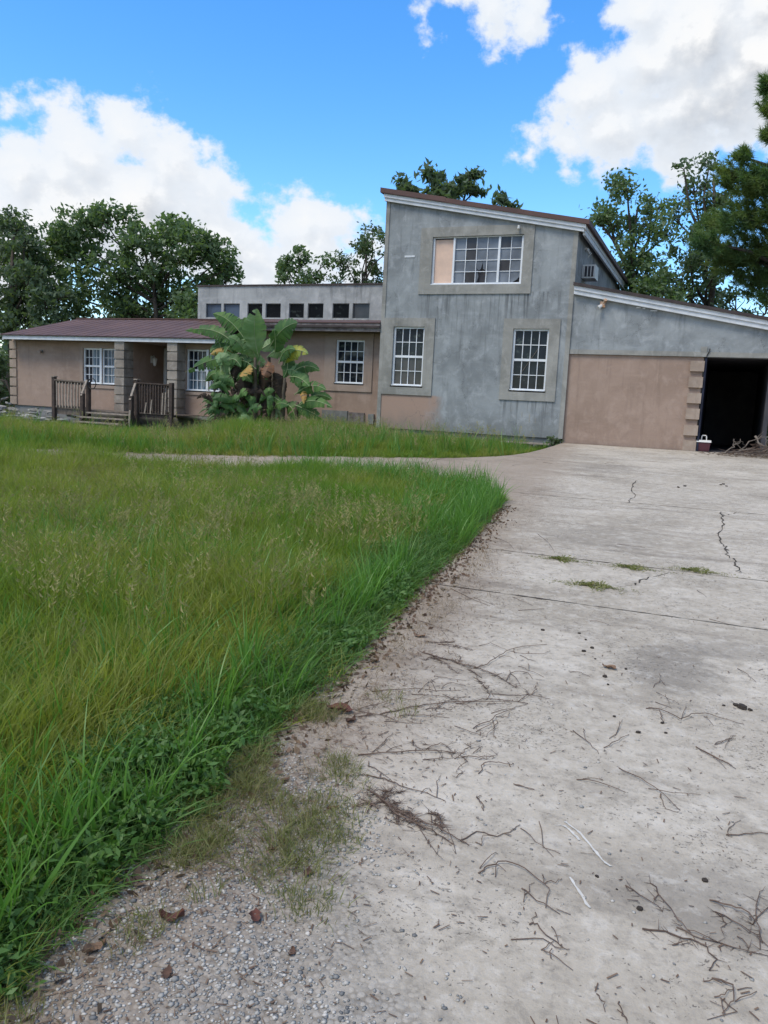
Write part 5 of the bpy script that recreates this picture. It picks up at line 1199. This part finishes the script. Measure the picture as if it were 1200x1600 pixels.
def scatter(name, label, key, pts, scl, rg, tilt=.12):
    pts = np.asarray(pts); n = len(pts)
    me = bpy.data.meshes.new(name); me.vertices.add(n); me.vertices.foreach_set('co', pts.astype(np.float32).ravel())
    c, nk = KINDS_[key]
    a = me.attributes.new('kind', 'INT', 'POINT'); a.data.foreach_set('value', rg.integers(0, nk, n).astype(np.int32))
    rot = np.stack([rg.normal(0, tilt, n), rg.normal(0, tilt, n), rg.uniform(0, 6.283, n)], 1).astype(np.float32)
    a = me.attributes.new('rot', 'FLOAT_VECTOR', 'POINT'); a.data.foreach_set('vector', rot.ravel())
    sc = np.asarray(scl)
    if sc.ndim == 1: sc = np.stack([.6 + .4 * sc, .6 + .4 * sc, sc], 1)
    a = me.attributes.new('scl', 'FLOAT_VECTOR', 'POINT'); a.data.foreach_set('vector', sc.astype(np.float32).ravel())
    o = bpy.data.objects.new(name, me); COL.objects.link(o); stuff(o); o['label'] = label
    ng = bpy.data.node_groups.new(name, 'GeometryNodeTree')
    ng.interface.new_socket('Geometry', in_out='INPUT', socket_type='NodeSocketGeometry')
    ng.interface.new_socket('Geometry', in_out='OUTPUT', socket_type='NodeSocketGeometry')
    N = ng.nodes; L = ng.links
    gi = N.new('NodeGroupInput'); go = N.new('NodeGroupOutput')
    mp = N.new('GeometryNodeMeshToPoints'); L.new(gi.outputs[0], mp.inputs[0])
    ci = N.new('GeometryNodeCollectionInfo'); ci.inputs['Collection'].default_value = c
    ci.inputs['Separate Children'].default_value = True; ci.inputs['Reset Children'].default_value = True
    ip = N.new('GeometryNodeInstanceOnPoints'); L.new(mp.outputs[0], ip.inputs['Points']); L.new(ci.outputs[0], ip.inputs['Instance'])
    ip.inputs['Pick Instance'].default_value = True
    def attr(nm, typ):
        q = N.new('GeometryNodeInputNamedAttribute'); q.data_type = typ; q.inputs[0].default_value = nm; return q.outputs[0]
    L.new(attr('kind', 'INT'), ip.inputs['Instance Index'])
    e2r = N.new('FunctionNodeEulerToRotation'); L.new(attr('rot', 'FLOAT_VECTOR'), e2r.inputs[0]); L.new(e2r.outputs[0], ip.inputs['Rotation'])
    L.new(attr('scl', 'FLOAT_VECTOR'), ip.inputs['Scale'])
    L.new(ip.outputs[0], go.inputs[0])
    md = o.modifiers.new('scatter', 'NODES'); md.node_group = ng
    return o

def inpoly(x, y, poly):
    inside = np.zeros(len(x), bool); n = len(poly)
    for i in range(n):
        x1, y1 = poly[i]; x2, y2 = poly[(i + 1) % n]
        if y1 == y2: continue
        c = ((y1 > y) != (y2 > y)) & (x < (x2 - x1) * (y - y1) / (y2 - y1) + x1)
        inside ^= c
    return inside
def edge_dist(x, y, poly, closed=False):
    d = np.full(len(x), 1e9); n = len(poly)
    for i in range(n if closed else n - 1):
        a = np.array(poly[i]); b = np.array(poly[(i + 1) % n]); ab = b - a
        t = np.clip(((x - a[0]) * ab[0] + (y - a[1]) * ab[1]) / (ab @ ab), 0, 1)
        d = np.minimum(d, np.hypot(x - a[0] - t * ab[0], y - a[1] - t * ab[1]))
    return d
DRV = [(-1.42, -24), (-1.38, -21)] + [(b, a) for a, b in LB[3:]] + [(-2.45, -10.4), (-2.72, -9.9), (-3.2, -9.6), (-4.1, -9.1), (-4.8, -8.75), (-6.2, -9.3), (-7.8, -10.1), (-9.42, -10.7), (-13, -11.9), (-20, -13.2), (-28, -13.4)]
DRV = [(-1.5, -24), (-1.45, -20), (-1.49, -19.15), (-1.50, -18.9), (-1.56, -18.5), (-1.58, -18.1), (-1.66, -17.7), (-1.65, -17.3), (-1.67, -17.0), (-1.77, -16.3), (-1.88, -15.5), (-1.98, -14.4), (-2.22, -12.2)] + DRV[DRV.index((-2.45, -10.4)):]
LAWN = DRV + [(-40, -13), (-40, -24)]
CAMP = np.array([0, -20.5])
def frustum(x, y, mar=.16):
    dx, dy = x, y + 20.5
    fx, fy = -math.sin(R(22.2)), math.cos(R(22.2))
    dp = dx * fx + dy * fy; lat = dx * fy - dy * fx
    return (dp > .3) & (lat > -dp * (.50 + mar) - .6) & (lat < dp * (.50 + mar) + .6), dp
def sample(poly, dens, box, rg, maxd=40, mind=0):
    x0, x1, y0, y1 = box
    n = int(dens * (x1 - x0) * (y1 - y0))
    x = rg.uniform(x0, x1, n); y = rg.uniform(y0, y1, n)
    ok, dp = frustum(x, y)
    ok &= inpoly(x, y, poly) & (dp < maxd) & (dp >= mind)
    return x[ok], y[ok]
def vnoise(x, y, s, seed):
    r = np.random.default_rng(seed); ph = r.uniform(0, 6.28, (5, 2)); an = r.uniform(0, 6.28, 5); v = 0
    for i in range(5):
        k = s * (1 + .55 * i); v = v + np.sin((x * math.cos(an[i]) + y * math.sin(an[i])) * k + ph[i, 0]) * np.cos((x * math.sin(an[i]) - y * math.cos(an[i])) * k * .8 + ph[i, 1]) / (1 + .4 * i)
    return v / 2.2
def lawn_h(x, y, d):
    dist = np.hypot(x, y + 20.5)
    h = .30 + .70 * sst(d, .08, .85)
    h = h * (1 + .30 * vnoise(x, y, 1.6, 5) + .22 * vnoise(x, y, 5.5, 6))
    far = sst(dist, 7.5, 12); h = h * (1 - .12 * far) * (1 + 1.0 * sst(x, -7.0, -10.5))
    return h
rg = np.random.default_rng(5)
for nm, key, dens_n, dens_f, lab in (('lawn_grass', 'lawn', 260, 95, 'overgrown bright green lawn grass left of the driveway'),):
    xs_, ys_ = [], []
    a = sample(LAWN, dens_n, (-9, -1, -21, -13), rg, 6.0); b = sample(LAWN, dens_f, (-30, -1, -21, -8), rg, 30, 6.0)
    x = np.concatenate([a[0], b[0]]); y = np.concatenate([a[1], b[1]])
    d = edge_dist(x, y, DRV); h = lawn_h(x, y, d)
    keep = rg.random(len(x)) < (.55 + .45 * sst(d, .0, .35))
    x, y, h = x[keep], y[keep], h[keep]
    scatter(nm, lab, key, np.stack([x, y, gz(x, y)], 1), h * rg.uniform(.75, 1.25, len(x)), rg)
x, y = sample(LAWN, 95, (-22, -1, -21, -8.5), rg, 22)
d = edge_dist(x, y, DRV); nz = vnoise(x, y, 1.1, 9); dist = np.hypot(x, y + 20.5)
k = (d > .12) & (rg.random(len(x)) < np.clip(.35 + .7 * nz, .03, .95) * (.35 + .65 * sst(dist, 9, 4))); x, y = x[k], y[k]
right = sst(y, -12.5, -10.5) * sst(x, -4.4, -3.0)
scatter('tall_grass', 'tall coarse grass blades standing out of the lawn', 'tall', np.stack([x, y, gz(x, y)], 1), rg.uniform(.6, 1.05, len(x)) * (.9 - .25 * sst(np.hypot(x, y + 20.5), 6, 11)) , rg)
# tussocks along the far right bend of the lawn
x, y = sample([(-2.0, -13.6), (-2.4, -10.7), (-2.9, -9.7), (-4.2, -9.05), (-6, -9.4), (-6, -10.3), (-4, -10.4), (-3.3, -11.2), (-2.9, -13.6)], 75, (-6.2, -1.9, -14, -9), rg)
scatter('tussock_grass', 'tall grass tussocks at the bend of the driveway', 'tall', np.stack([x, y, gz(x, y)], 1), rg.uniform(.55, .95, len(x)), rg, .2)
# edging grass and weeds spilling on to the concrete
x, y = sample(LAWN, 330, (-6, -1, -21, -9), rg, 14)
d = edge_dist(x, y, DRV); k = d < .55 + .25 * vnoise(x, y, 2.5, 3); x, y, d = x[k], y[k], d[k]
scatter('edge_grass', 'short sprawling grass along the driveway edge', 'edge', np.stack([x, y, gz(x, y) + .02], 1), rg.uniform(.6, 1.2, len(x)) * (.55 + .6 * sst(d, 0, .3)), rg, .2)
x, y = sample(LAWN, 160, (-5, -1, -21, -14), rg, 7)
d = edge_dist(x, y, DRV); k = (d > .06) & (d < .75) & ((vnoise(x, y, 2.6, 8) > .12) | ((y < -17.5) & (d < .42))); x, y = x[k], y[k]
scatter('leafy_weeds', 'low leafy dark green weeds at the lawn edge', 'weed', np.stack([x, y, gz(x, y)], 1), rg.uniform(.6, 1.25, len(x)), rg, .15)
x, y = sample(LAWN, 40, (-24, -1, -21, -8.5), rg, 26)
d = edge_dist(x, y, DRV); dist = np.hypot(x, y + 20.5)
k = (d > .3) & (rg.random(len(x)) < np.clip(.30 + .6 * vnoise(x, y, .8, 12), .03, 1) * sst(dist, 3.2, 6.0)); x, y = x[k], y[k]
scatter('seed_heads', 'brownish grass seed heads above the lawn', 'seed', np.stack([x, y, gz(x, y)], 1), rg.uniform(.7, 1.05, len(x)) * (1 - .3 * sst(np.hypot(x, y + 20.5), 6, 11)), rg)
# sparse olive tufts and straw on the worn concrete at the lower left
def drv_edge_pts(n, spread, y0, y1, rg):
    y = rg.uniform(y0, y1, n); e = np.interp(y, [a for a, b in LB], [b for a, b in LB])
    return e + np.abs(rg.normal(0, spread, n)) + .05, y
n = 1500
x, y = drv_edge_pts(n, .14, -19.3, -17.0, rg); k = vnoise(x, y, 5, 21) > .05; x, y = x[k], y[k]
cx = np.array([(-1.12, -18.35), (-1.08, -18.2), (-1.16, -18.05), (-1.25, -17.8), (-1.1, -18.5), (-1.2, -18.2)])
q = cx[rg.integers(0, len(cx), 70)] + rg.normal(0, .06, (70, 2)); x = np.concatenate([x[:150], q[:, 0]]); y = np.concatenate([y[:150], q[:, 1]])
scatter('olive_tufts', 'sparse olive grass tufts rooted in the worn concrete', 'olive', np.stack([x, y, S * y], 1), rg.uniform(.35, .85, len(x)), rg, .2)
x, y = drv_edge_pts(360, .13, -19.6, -13.5, rg)
x += .12
scatter('straw_litter', 'dry straw along the driveway edge', 'straw', np.stack([x, y, S * y + .002], 1), rg.uniform(.4, 1.0, len(x)), rg, .5)
# strip of tall grass between the drive loop and the house
STR = [(-3.75, -1.0), (-3.85, -3.6), (-4.2, -4.8), (-4.8, -5.85), (-5.81, -6.6), (-7.77, -8.0), (-9.42, -8.85), (-13, -10.1), (-20, -10.85), (-28, -11), (-40, -10), (-40, 4), (-23.2, 4), (-23.0, -.1), (-19.6, -1.1), (-18, -1.9), (-16.1, -1.9), (-14.8, -1.0), (-13, -.1), (-8.7, .2), (-3.75, -.1)]
x, y = sample(STR, 60, (-36, -3.6, -11, 3), rg, 42)
d = edge_dist(x, y, STR[:10]); tow = sst(x, -9.3, -7.5)
rub = sst(x, -23.5, -22.5) * (1 - sst(x, -19, -18)) * sst(y, -2.6, -1.4)
ratio = x / (y + 20.5)
por = sst(y, -9.0, -6.5) * sst(ratio, -1.30, -1.1) * (1 - sst(ratio, -.76, -.66))
h = (.70 + .85 * sst(d, .1, 1.5)) * (1 - .42 * tow) * (1 - .52 * por) * (1 + .3 * vnoise(x, y, 1.4, 31) + .25 * vnoise(x, y, 4.5, 33)) * (1 - .8 * rub)
k = (rg.random(len(x)) < 1 - .75 * tow * sst(y, -2.8, -1.6)) & (h > .15); x, y, h = x[k], y[k], h[k]
scatter('house_grass', 'strip of overgrown grass in front of the house', 'lawn', np.stack([x, y, gz(x, y)], 1), np.maximum(.2, h * 1.1), rg)
x, y = sample(STR, 30, (-36, -3.6, -11, 3), rg, 42); tow = sst(x, -9.0, -7.0)
k = (rg.random(len(x)) < .8 - .7 * tow) & ~((x > -23) & (x < -18.3) & (y > -2.2)); x, y = x[k], y[k]
scatter('house_tall_grass', 'tall weeds before the porch and banana plant', 'tall', np.stack([x, y, gz(x, y)], 1), rg.uniform(.5, 1.05, len(x)) * (1 - .55 * sst(y, -9.0, -6.5) * sst(x / (y + 20.5), -1.30, -1.1) * (1 - sst(x / (y + 20.5), -.76, -.66))), rg)

x, y = sample(STR, 16, (-36, -3.6, -11, 3), rg, 42); pr = sst(y, -9.0, -6.5) * sst(x / (y + 20.5), -1.30, -1.1) * (1 - sst(x / (y + 20.5), -.76, -.66))
k = (rg.random(len(x)) < np.clip(.5 + .8 * vnoise(x, y, 1.2, 61), .05, 1) * (1 - .85 * pr)) & ~((x > -9.3) & (y > -2.5)); x, y = x[k], y[k]
scatter('house_seed_heads', 'pale seed heads above the grass strip in front of the house', 'seed', np.stack([x, y, gz(x, y)], 1), rg.uniform(.7, 1.25, len(x)), rg)
x, y = sample(STR, 5, (-36, -3.6, -11, 3), rg, 42); pr = sst(y, -9.0, -6.5) * sst(x / (y + 20.5), -1.30, -1.1) * (1 - sst(x / (y + 20.5), -.76, -.66))
k = (rg.random(len(x)) < .9 - .8 * pr) & ~((x > -9.3) & (y > -3)); x, y = x[k], y[k]
scatter('tall_weeds', 'scattered tall weed stalks in the grass strip by the house', 'tall', np.stack([x, y, gz(x, y)], 1), rg.uniform(1.0, 1.5, len(x)), rg, .2)

# ---------------------------------------------------------------- weeds in the joints, twigs, leaves, stones
wl = ['left small weed tuft in the long joint across the driveway', 'middle weed tuft in the long joint across the driveway', 'right flat weed tuft in the long joint across the driveway', 'largest yellow green weed patch lying before the driveway joint']
for (x, y), lab, rr_ in zip(WEEDS, wl, (.20, .24, .24, .27)):
    wt_ = thing('weed_tuft', lab, 'weed', (x, y, S * y), 'weeds in the driveway joint')
    V = []; F = []
    for k in range(620 if rr_ > .26 else 430):
        ox = rg.normal(0, .55) * rr_; oy = rg.normal(0, .16) * rr_ * (1 + .8 * math.sin(ox * 31))
        bx_, by_ = x + ox, y + oy
        L = rg.uniform(.012, .05) * (1.1 - .5 * min(1, abs(ox) / rr_)); aa = rg.uniform(0, 6.28); hz = rg.uniform(.002, .028) * math.exp(-(ox / rr_ / .7) ** 2); b = len(V)
        V += [(bx_, by_, S * by_ + .003), (bx_ + L * math.cos(aa), by_ + L * math.sin(aa), S * by_ + hz + .006), (bx_ + .35 * L * math.cos(aa + .5), by_ + .35 * L * math.sin(aa + .5), S * by_ + hz)]; F.append((b, b+1, b+2))
    np_mesh('foliage', np.array(V), np.array(F), MT['grass_olive'], wt_)

TWIG_LABELS = [
 'long brown needly branch lying from the lawn edge across the concrete', 'forked tangle of thin twigs right of the long needly branch',
 'small arched twig knot right of the end of the needly branch', 'straight jointed twig crossing the concrete above the longest bundle',
 'crossing pair of twigs just above the longest twig bundle', 'longest dry twig bundle lying crosswise on the concrete',
 'short barbed twig under the left half of the longest bundle', 'thin straight twig lying lowest under the longest bundle',
 'reddish twig bundle at the left driveway edge beside the bark clump', 'knotted twig cluster below the right end of the longest bundle',
 'long straight twig with many curled side shoots', 'S shaped twig right of the curled side shoots',
 'short bent twig lying alone right of the S shaped twig', 'straight barbed twig pointing right from the gravelly edge',
 'spiny brown branch with side shoots beside the olive tufts', 'tiny hook shaped twig in the middle of the driveway',
 'arched twig ending in a drooping hook below the scrape marks', 'needly twig with side barbs left of the scrape marks',
 'zigzag forked twig just left of the upper scrape marks', 'small three pronged twig below the arched hooked twig',
 'crossing twigs nearest the bottom centre of the driveway', 'straight doubled twig above the scrape marks',
 'long thin forked twig right of the scrape marks', 'short slanting forked twig near the right frame edge',
 'L shaped twig at the right frame edge above the dense bundle', 'slanting twig with a curled mate left of the V shaped twigs',
 'V shaped pair of short twigs in the middle right', 'small three armed twig near the right edge below the large clod',
 'wide wavy branched twig left of the large dark clod', 'spreading twig bundle with a hooked end at the lower right',
 'dense twig bundle at the right frame edge near the bottom', 'crossed angular twigs at the lower right corner',
 'short curved twig near the bottom left of the crossed corner twigs', 'forked short twig left of the crossed corner twigs at the bottom',
 'tiny wavy twig right of the curled side shoots', 'tiny bent twig above the zigzag forked twig',
 'short level twig just below the double joint', 'short slanting twig right of the level twig below the joints',
 'short slanting twig above the dark clods', 'small crooked twig left of the wide wavy branched twig',
 'thin slanting twig near the right frame edge above the clod', 'short level twig before the long driveway joint',
 'slanting twig in the right lower foreground above the corner twigs', 'faint forked twig left of the large dark clod',
 'thin curved twig on the far side of the long joint', 'dark twig speck on the far driveway left of the garage',
 'second dark twig speck on the far driveway near the garage', 'leftmost dark twig speck on the far driveway',
 'short twig below the largest weed patch', 'branched twig lying across the double joint near the lawn', 'thin twig below the joint at the right',
 'crossed dark twigs near the lawn bend', 'thin short twig right of the weed patch', 'thin forked twig near the lawn below the double joint',
 'small bent twig above the large clod']
def ribbon_pts(L, k=3):
    P = []
    for a, b in zip(L[:-1], L[1:]):
        for i in range(k):
            t = i / k; P.append((a[0] + (b[0]-a[0])*t + random.gauss(0, .0035), a[1] + (b[1]-a[1])*t + random.gauss(0, .0035)))
    P.append(L[-1]); return P
for k, (w_, LS) in enumerate(TWIGS):
    mb = MB(); r = .0011 * w_ ** .55 * .92
    for j, L in enumerate(LS):
        P = ribbon_pts(L); rr_ = r if j == 0 else r * .72
        n = len(P); arch = random.uniform(.0, .012)
        mb.tube([(x, y, S * y + rr_ + .001 + arch * math.sin(math.pi * i / max(1, n-1))) for i, (x, y) in enumerate(P)], list(np.linspace(rr_, rr_ * .5, n)), 5)
        if w_ >= 6:           # barbs and needles along the bigger pieces
            for q in range(len(P) * (6 if w_ >= 8 else 1)):
                x, y = random.choice(P); a = random.uniform(0, 6.28); l_ = random.uniform(.012, .05)
                mb.tube([(x, y, S * y + rr_), (x + l_ * math.cos(a), y + l_ * math.sin(a), S * y + rr_ + random.uniform(0, .015))], [.0011, .0005], 3, cap=False)
    o = mb.build('twig', MT['twig'])
    tag(o, TWIG_LABELS[k] if k < len(TWIG_LABELS) else 'thin bare dry twig lying loose on the concrete driveway', 'twig', 'dry twigs scattered on the driveway')

LEAF_LABELS = ['large crumpled red dead leaf at the gravelly lawn edge', 'brown dead leaf on the gravel right of the large red leaf',
 'curled tan dead leaf near the lower left weeds', 'small red dead leaf among the olive tufts', 'small brown dead leaf just left of the small red leaf',
 'long reddish dead leaf on the worn gravel', 'brown dead leaf nearest the bottom left corner', 'brown dead leaf on the gravel below the long reddish leaf',
 'reddish bark and leaf clump at the left driveway edge', 'small brown dead leaf just below the reddish bark clump', 'small tan dead leaf alone on the bare concrete',
 'small reddish dead leaf left of the needly twig', 'small brown dead leaf at the grass edge above the olive tufts',
 'small brown dead leaf at the lawn edge left of the long needly branch', 'tan dead leaf at the lawn end of the long needly branch']
for k, (x, y, r, kd) in enumerate(DEAD_LEAVES):
    s_ = r * (math.hypot(x, y + 20.5) + .6) / 1244 * .95; V = []; F = []
    rot = random.uniform(0, 6.28); ph = random.uniform(0, 6.28); cup = random.uniform(.15, .5)
    nU, nV = 10, 6
    for i in range(nU + 1):
        u = i / nU * 2 - 1; wv = max(.02, (1 - u * u) ** .8) * (.50 + .10 * math.sin(u * 11 + ph))
        for j in range(nV + 1):
            v = (j / nV * 2 - 1); lx, ly = u * s_, v * wv * s_ + .12 * s_ * math.sin(u * 2 + ph)
            hz = s_ * (cup * v * v * (.7 + .5 * math.sin(u * 4 + ph)) + .18 * u * u + .07 * math.sin(u * 7 + v * 3 + ph) + .06)
            V.append((x + lx * math.cos(rot) - ly * math.sin(rot), y + lx * math.sin(rot) + ly * math.cos(rot), S * y + .003 + max(0, hz)))
            if i and j: q = (nV + 1); b = i * q + j; F.append((b - q - 1, b - 1, b, b - q))
    o = mesh_obj('dead_leaf', V, F, [MT['leafred'], MT['leafbrown'], MT['leaftan']][kd], None, True)
    tag(o, LEAF_LABELS[k], 'dead leaf', 'dead leaves on the driveway')
for k, (x, y, r) in enumerate(CLODS):
    s_ = r * (math.hypot(x, y + 20.5) + .6) / 1244 * .62
    bm = chunk((x, y, S * y + s_ * .3), s_, s_ * .8, s_ * .35, random.random() * 3, random.uniform(-.3, .3))
    o = bm.build('dark_clod', MT['clod'], None)
    lab = {8: 'largest dark clod near the right frame edge of the driveway'}.get(k, 'small dark clod lying on the driveway')
    tag(o, lab, 'clod', 'dark clods on the driveway')

# fine litter: needles, bits of bark, stones
rg = np.random.default_rng(91)
n = 11000
yy = -20.2 + rg.random(n) ** 1.5 * 15; e = np.interp(yy, [a for a, b in LB], [b for a, b in LB])
xx = e + np.where(rg.random(n) < .55, np.abs(rg.normal(0, .45, n)), rg.uniform(0, 4.2, n))
a = rg.uniform(0, 6.28, n); L = rg.uniform(.003, .026, n) * (.35 + .65 * rg.random(n) ** 2); wd = rg.uniform(.0008, .0026, n); zz = S * yy + .003
dx, dy = np.cos(a), np.sin(a)
V = np.stack([np.stack([xx - dx*L - dy*wd, yy - dy*L + dx*wd, zz], 1), np.stack([xx - dx*L + dy*wd, yy - dy*L - dx*wd, zz], 1),
              np.stack([xx + dx*L + dy*wd, yy + dy*L - dx*wd, zz + .003], 1), np.stack([xx + dx*L - dy*wd, yy + dy*L + dx*wd, zz + .003], 1)], 1).reshape(-1, 3)
o = stuff(np_mesh('needle_litter', V, np.arange(n * 4).reshape(n, 4), MT['litter'])); o['label'] = 'fine brown needle and bark litter on the driveway'
n = 3400
yy = -20 + rg.random(n) ** 1.2 * 9.2; e = np.interp(yy, [a for a, b in LB], [b for a, b in LB]); xx = e + rg.normal(.02, .10, n)
cst = np.stack([xx, yy, S * yy + .006], 1)
V, F = leaf_cloud(cst, np.full(n, .02), 1, .026, rg, .35, 1.6)
o = stuff(np_mesh('leaf_litter', V, F, MT['litter'])); o['label'] = 'brown leaf litter along the lawn edge'
# pine straw drifted against the lawn edge
V = []; F = []
for k in range(1500):
    q = rg.integers(0, 9); cy_ = (-18.2, -17.75, -17.5, -17.2, -16.9, -16.3, -15.7, -14.9, -18.45)[q]
    y0 = cy_ + rg.normal(0, .16); x0 = lb(y0) + .30 + abs(rg.normal(0, .13)) * (1.6 if q < 4 else .9) - .05; a_ = rg.normal(-.3, .9); L_ = rg.uniform(.03, .11)
    b = len(V); z0 = S * y0 + rg.uniform(.003, .018); dx, dy = math.cos(a_) * L_, math.sin(a_) * L_
    V += [(x0, y0 - .0011, z0), (x0, y0 + .0011, z0), (x0 + dx, y0 + dy, S * (y0 + dy) + rg.uniform(.003, .02))]; F.append((b, b+1, b+2))
o = stuff(np_mesh('pine_straw', np.array(V), np.array(F), MT['straw_brown'])); o['label'] = 'reddish brown pine straw drifted along the lawn edge'
# exposed stones of the worn concrete
ico = np.array([(0, 0, 1), (.9, 0, .2), (.28, .86, .25), (-.72, .53, .2), (-.75, -.5, .25), (.26, -.88, .2), (0, 0, -1)])
icf = np.array([(0,1,2),(0,2,3),(0,3,4),(0,4,5),(0,5,1),(6,2,1),(6,3,2),(6,4,3),(6,5,4),(6,1,5)])
n = 64000
x = rg.uniform(-1.75, .55, n); y = rg.uniform(-20.2, -16.4, n)
wn = vnoise(x, y, 4.5, 55) * .55 + vnoise(x, y, 14, 56) * .25
mask = sst(-x - .75 * y + wn, 14.35, 15.2) * (1 - sst(x, -.5, .15))
k = rg.random(n) < np.clip(mask, 0, 1) * .9 + .006
x, y = x[k], y[k]; n = len(x)
r = rg.uniform(.0028, .0078, n) * np.where(rg.random(n) < .08, 1.5, 1)
an = rg.uniform(0, 6.28, n); st = rg.uniform(.7, 1.35, (n, 1, 3)); st[:, :, 2] *= .55
P = ico[None] * rg.uniform(.8, 1.2, (n, 7, 1)) * st * r[:, None, None]
ca, sa = np.cos(an)[:, None], np.sin(an)[:, None]
PX = P[:, :, 0] * ca - P[:, :, 1] * sa + x[:, None]; PY = P[:, :, 0] * sa + P[:, :, 1] * ca + y[:, None]; PZ = P[:, :, 2] + (S * y + .0005)[:, None]
V = np.stack([PX, PY, PZ], -1).reshape(-1, 3); F = (icf[None] + 7 * np.arange(n)[:, None, None]).reshape(-1, 3)
m, nn, out = new_mat('aggregate stone'); gm = nn.n('ShaderNodeNewGeometry')
cr = nn.n('ShaderNodeValToRGB', Fac=gm.outputs['Random Per Island'])
for p_, c_ in ((0, (.14, .14, .14)), (.4, (.27, .265, .25)), (.7, (.38, .36, .325)), (1, (.50, .47, .43))):
    if p_ == 0: cr.color_ramp.elements[0].color = c_ + (1,)
    elif p_ == 1: cr.color_ramp.elements[-1].color = c_ + (1,)
    else: cr.color_ramp.elements.new(p_).color = c_ + (1,)
principled(nn, out, Base__Color=cr.outputs[0], Roughness=.85, Specular__IOR__Level=.2)
o = stuff(np_mesh('exposed_stones', V, F, m)); o['label'] = 'small exposed aggregate stones in the worn concrete'
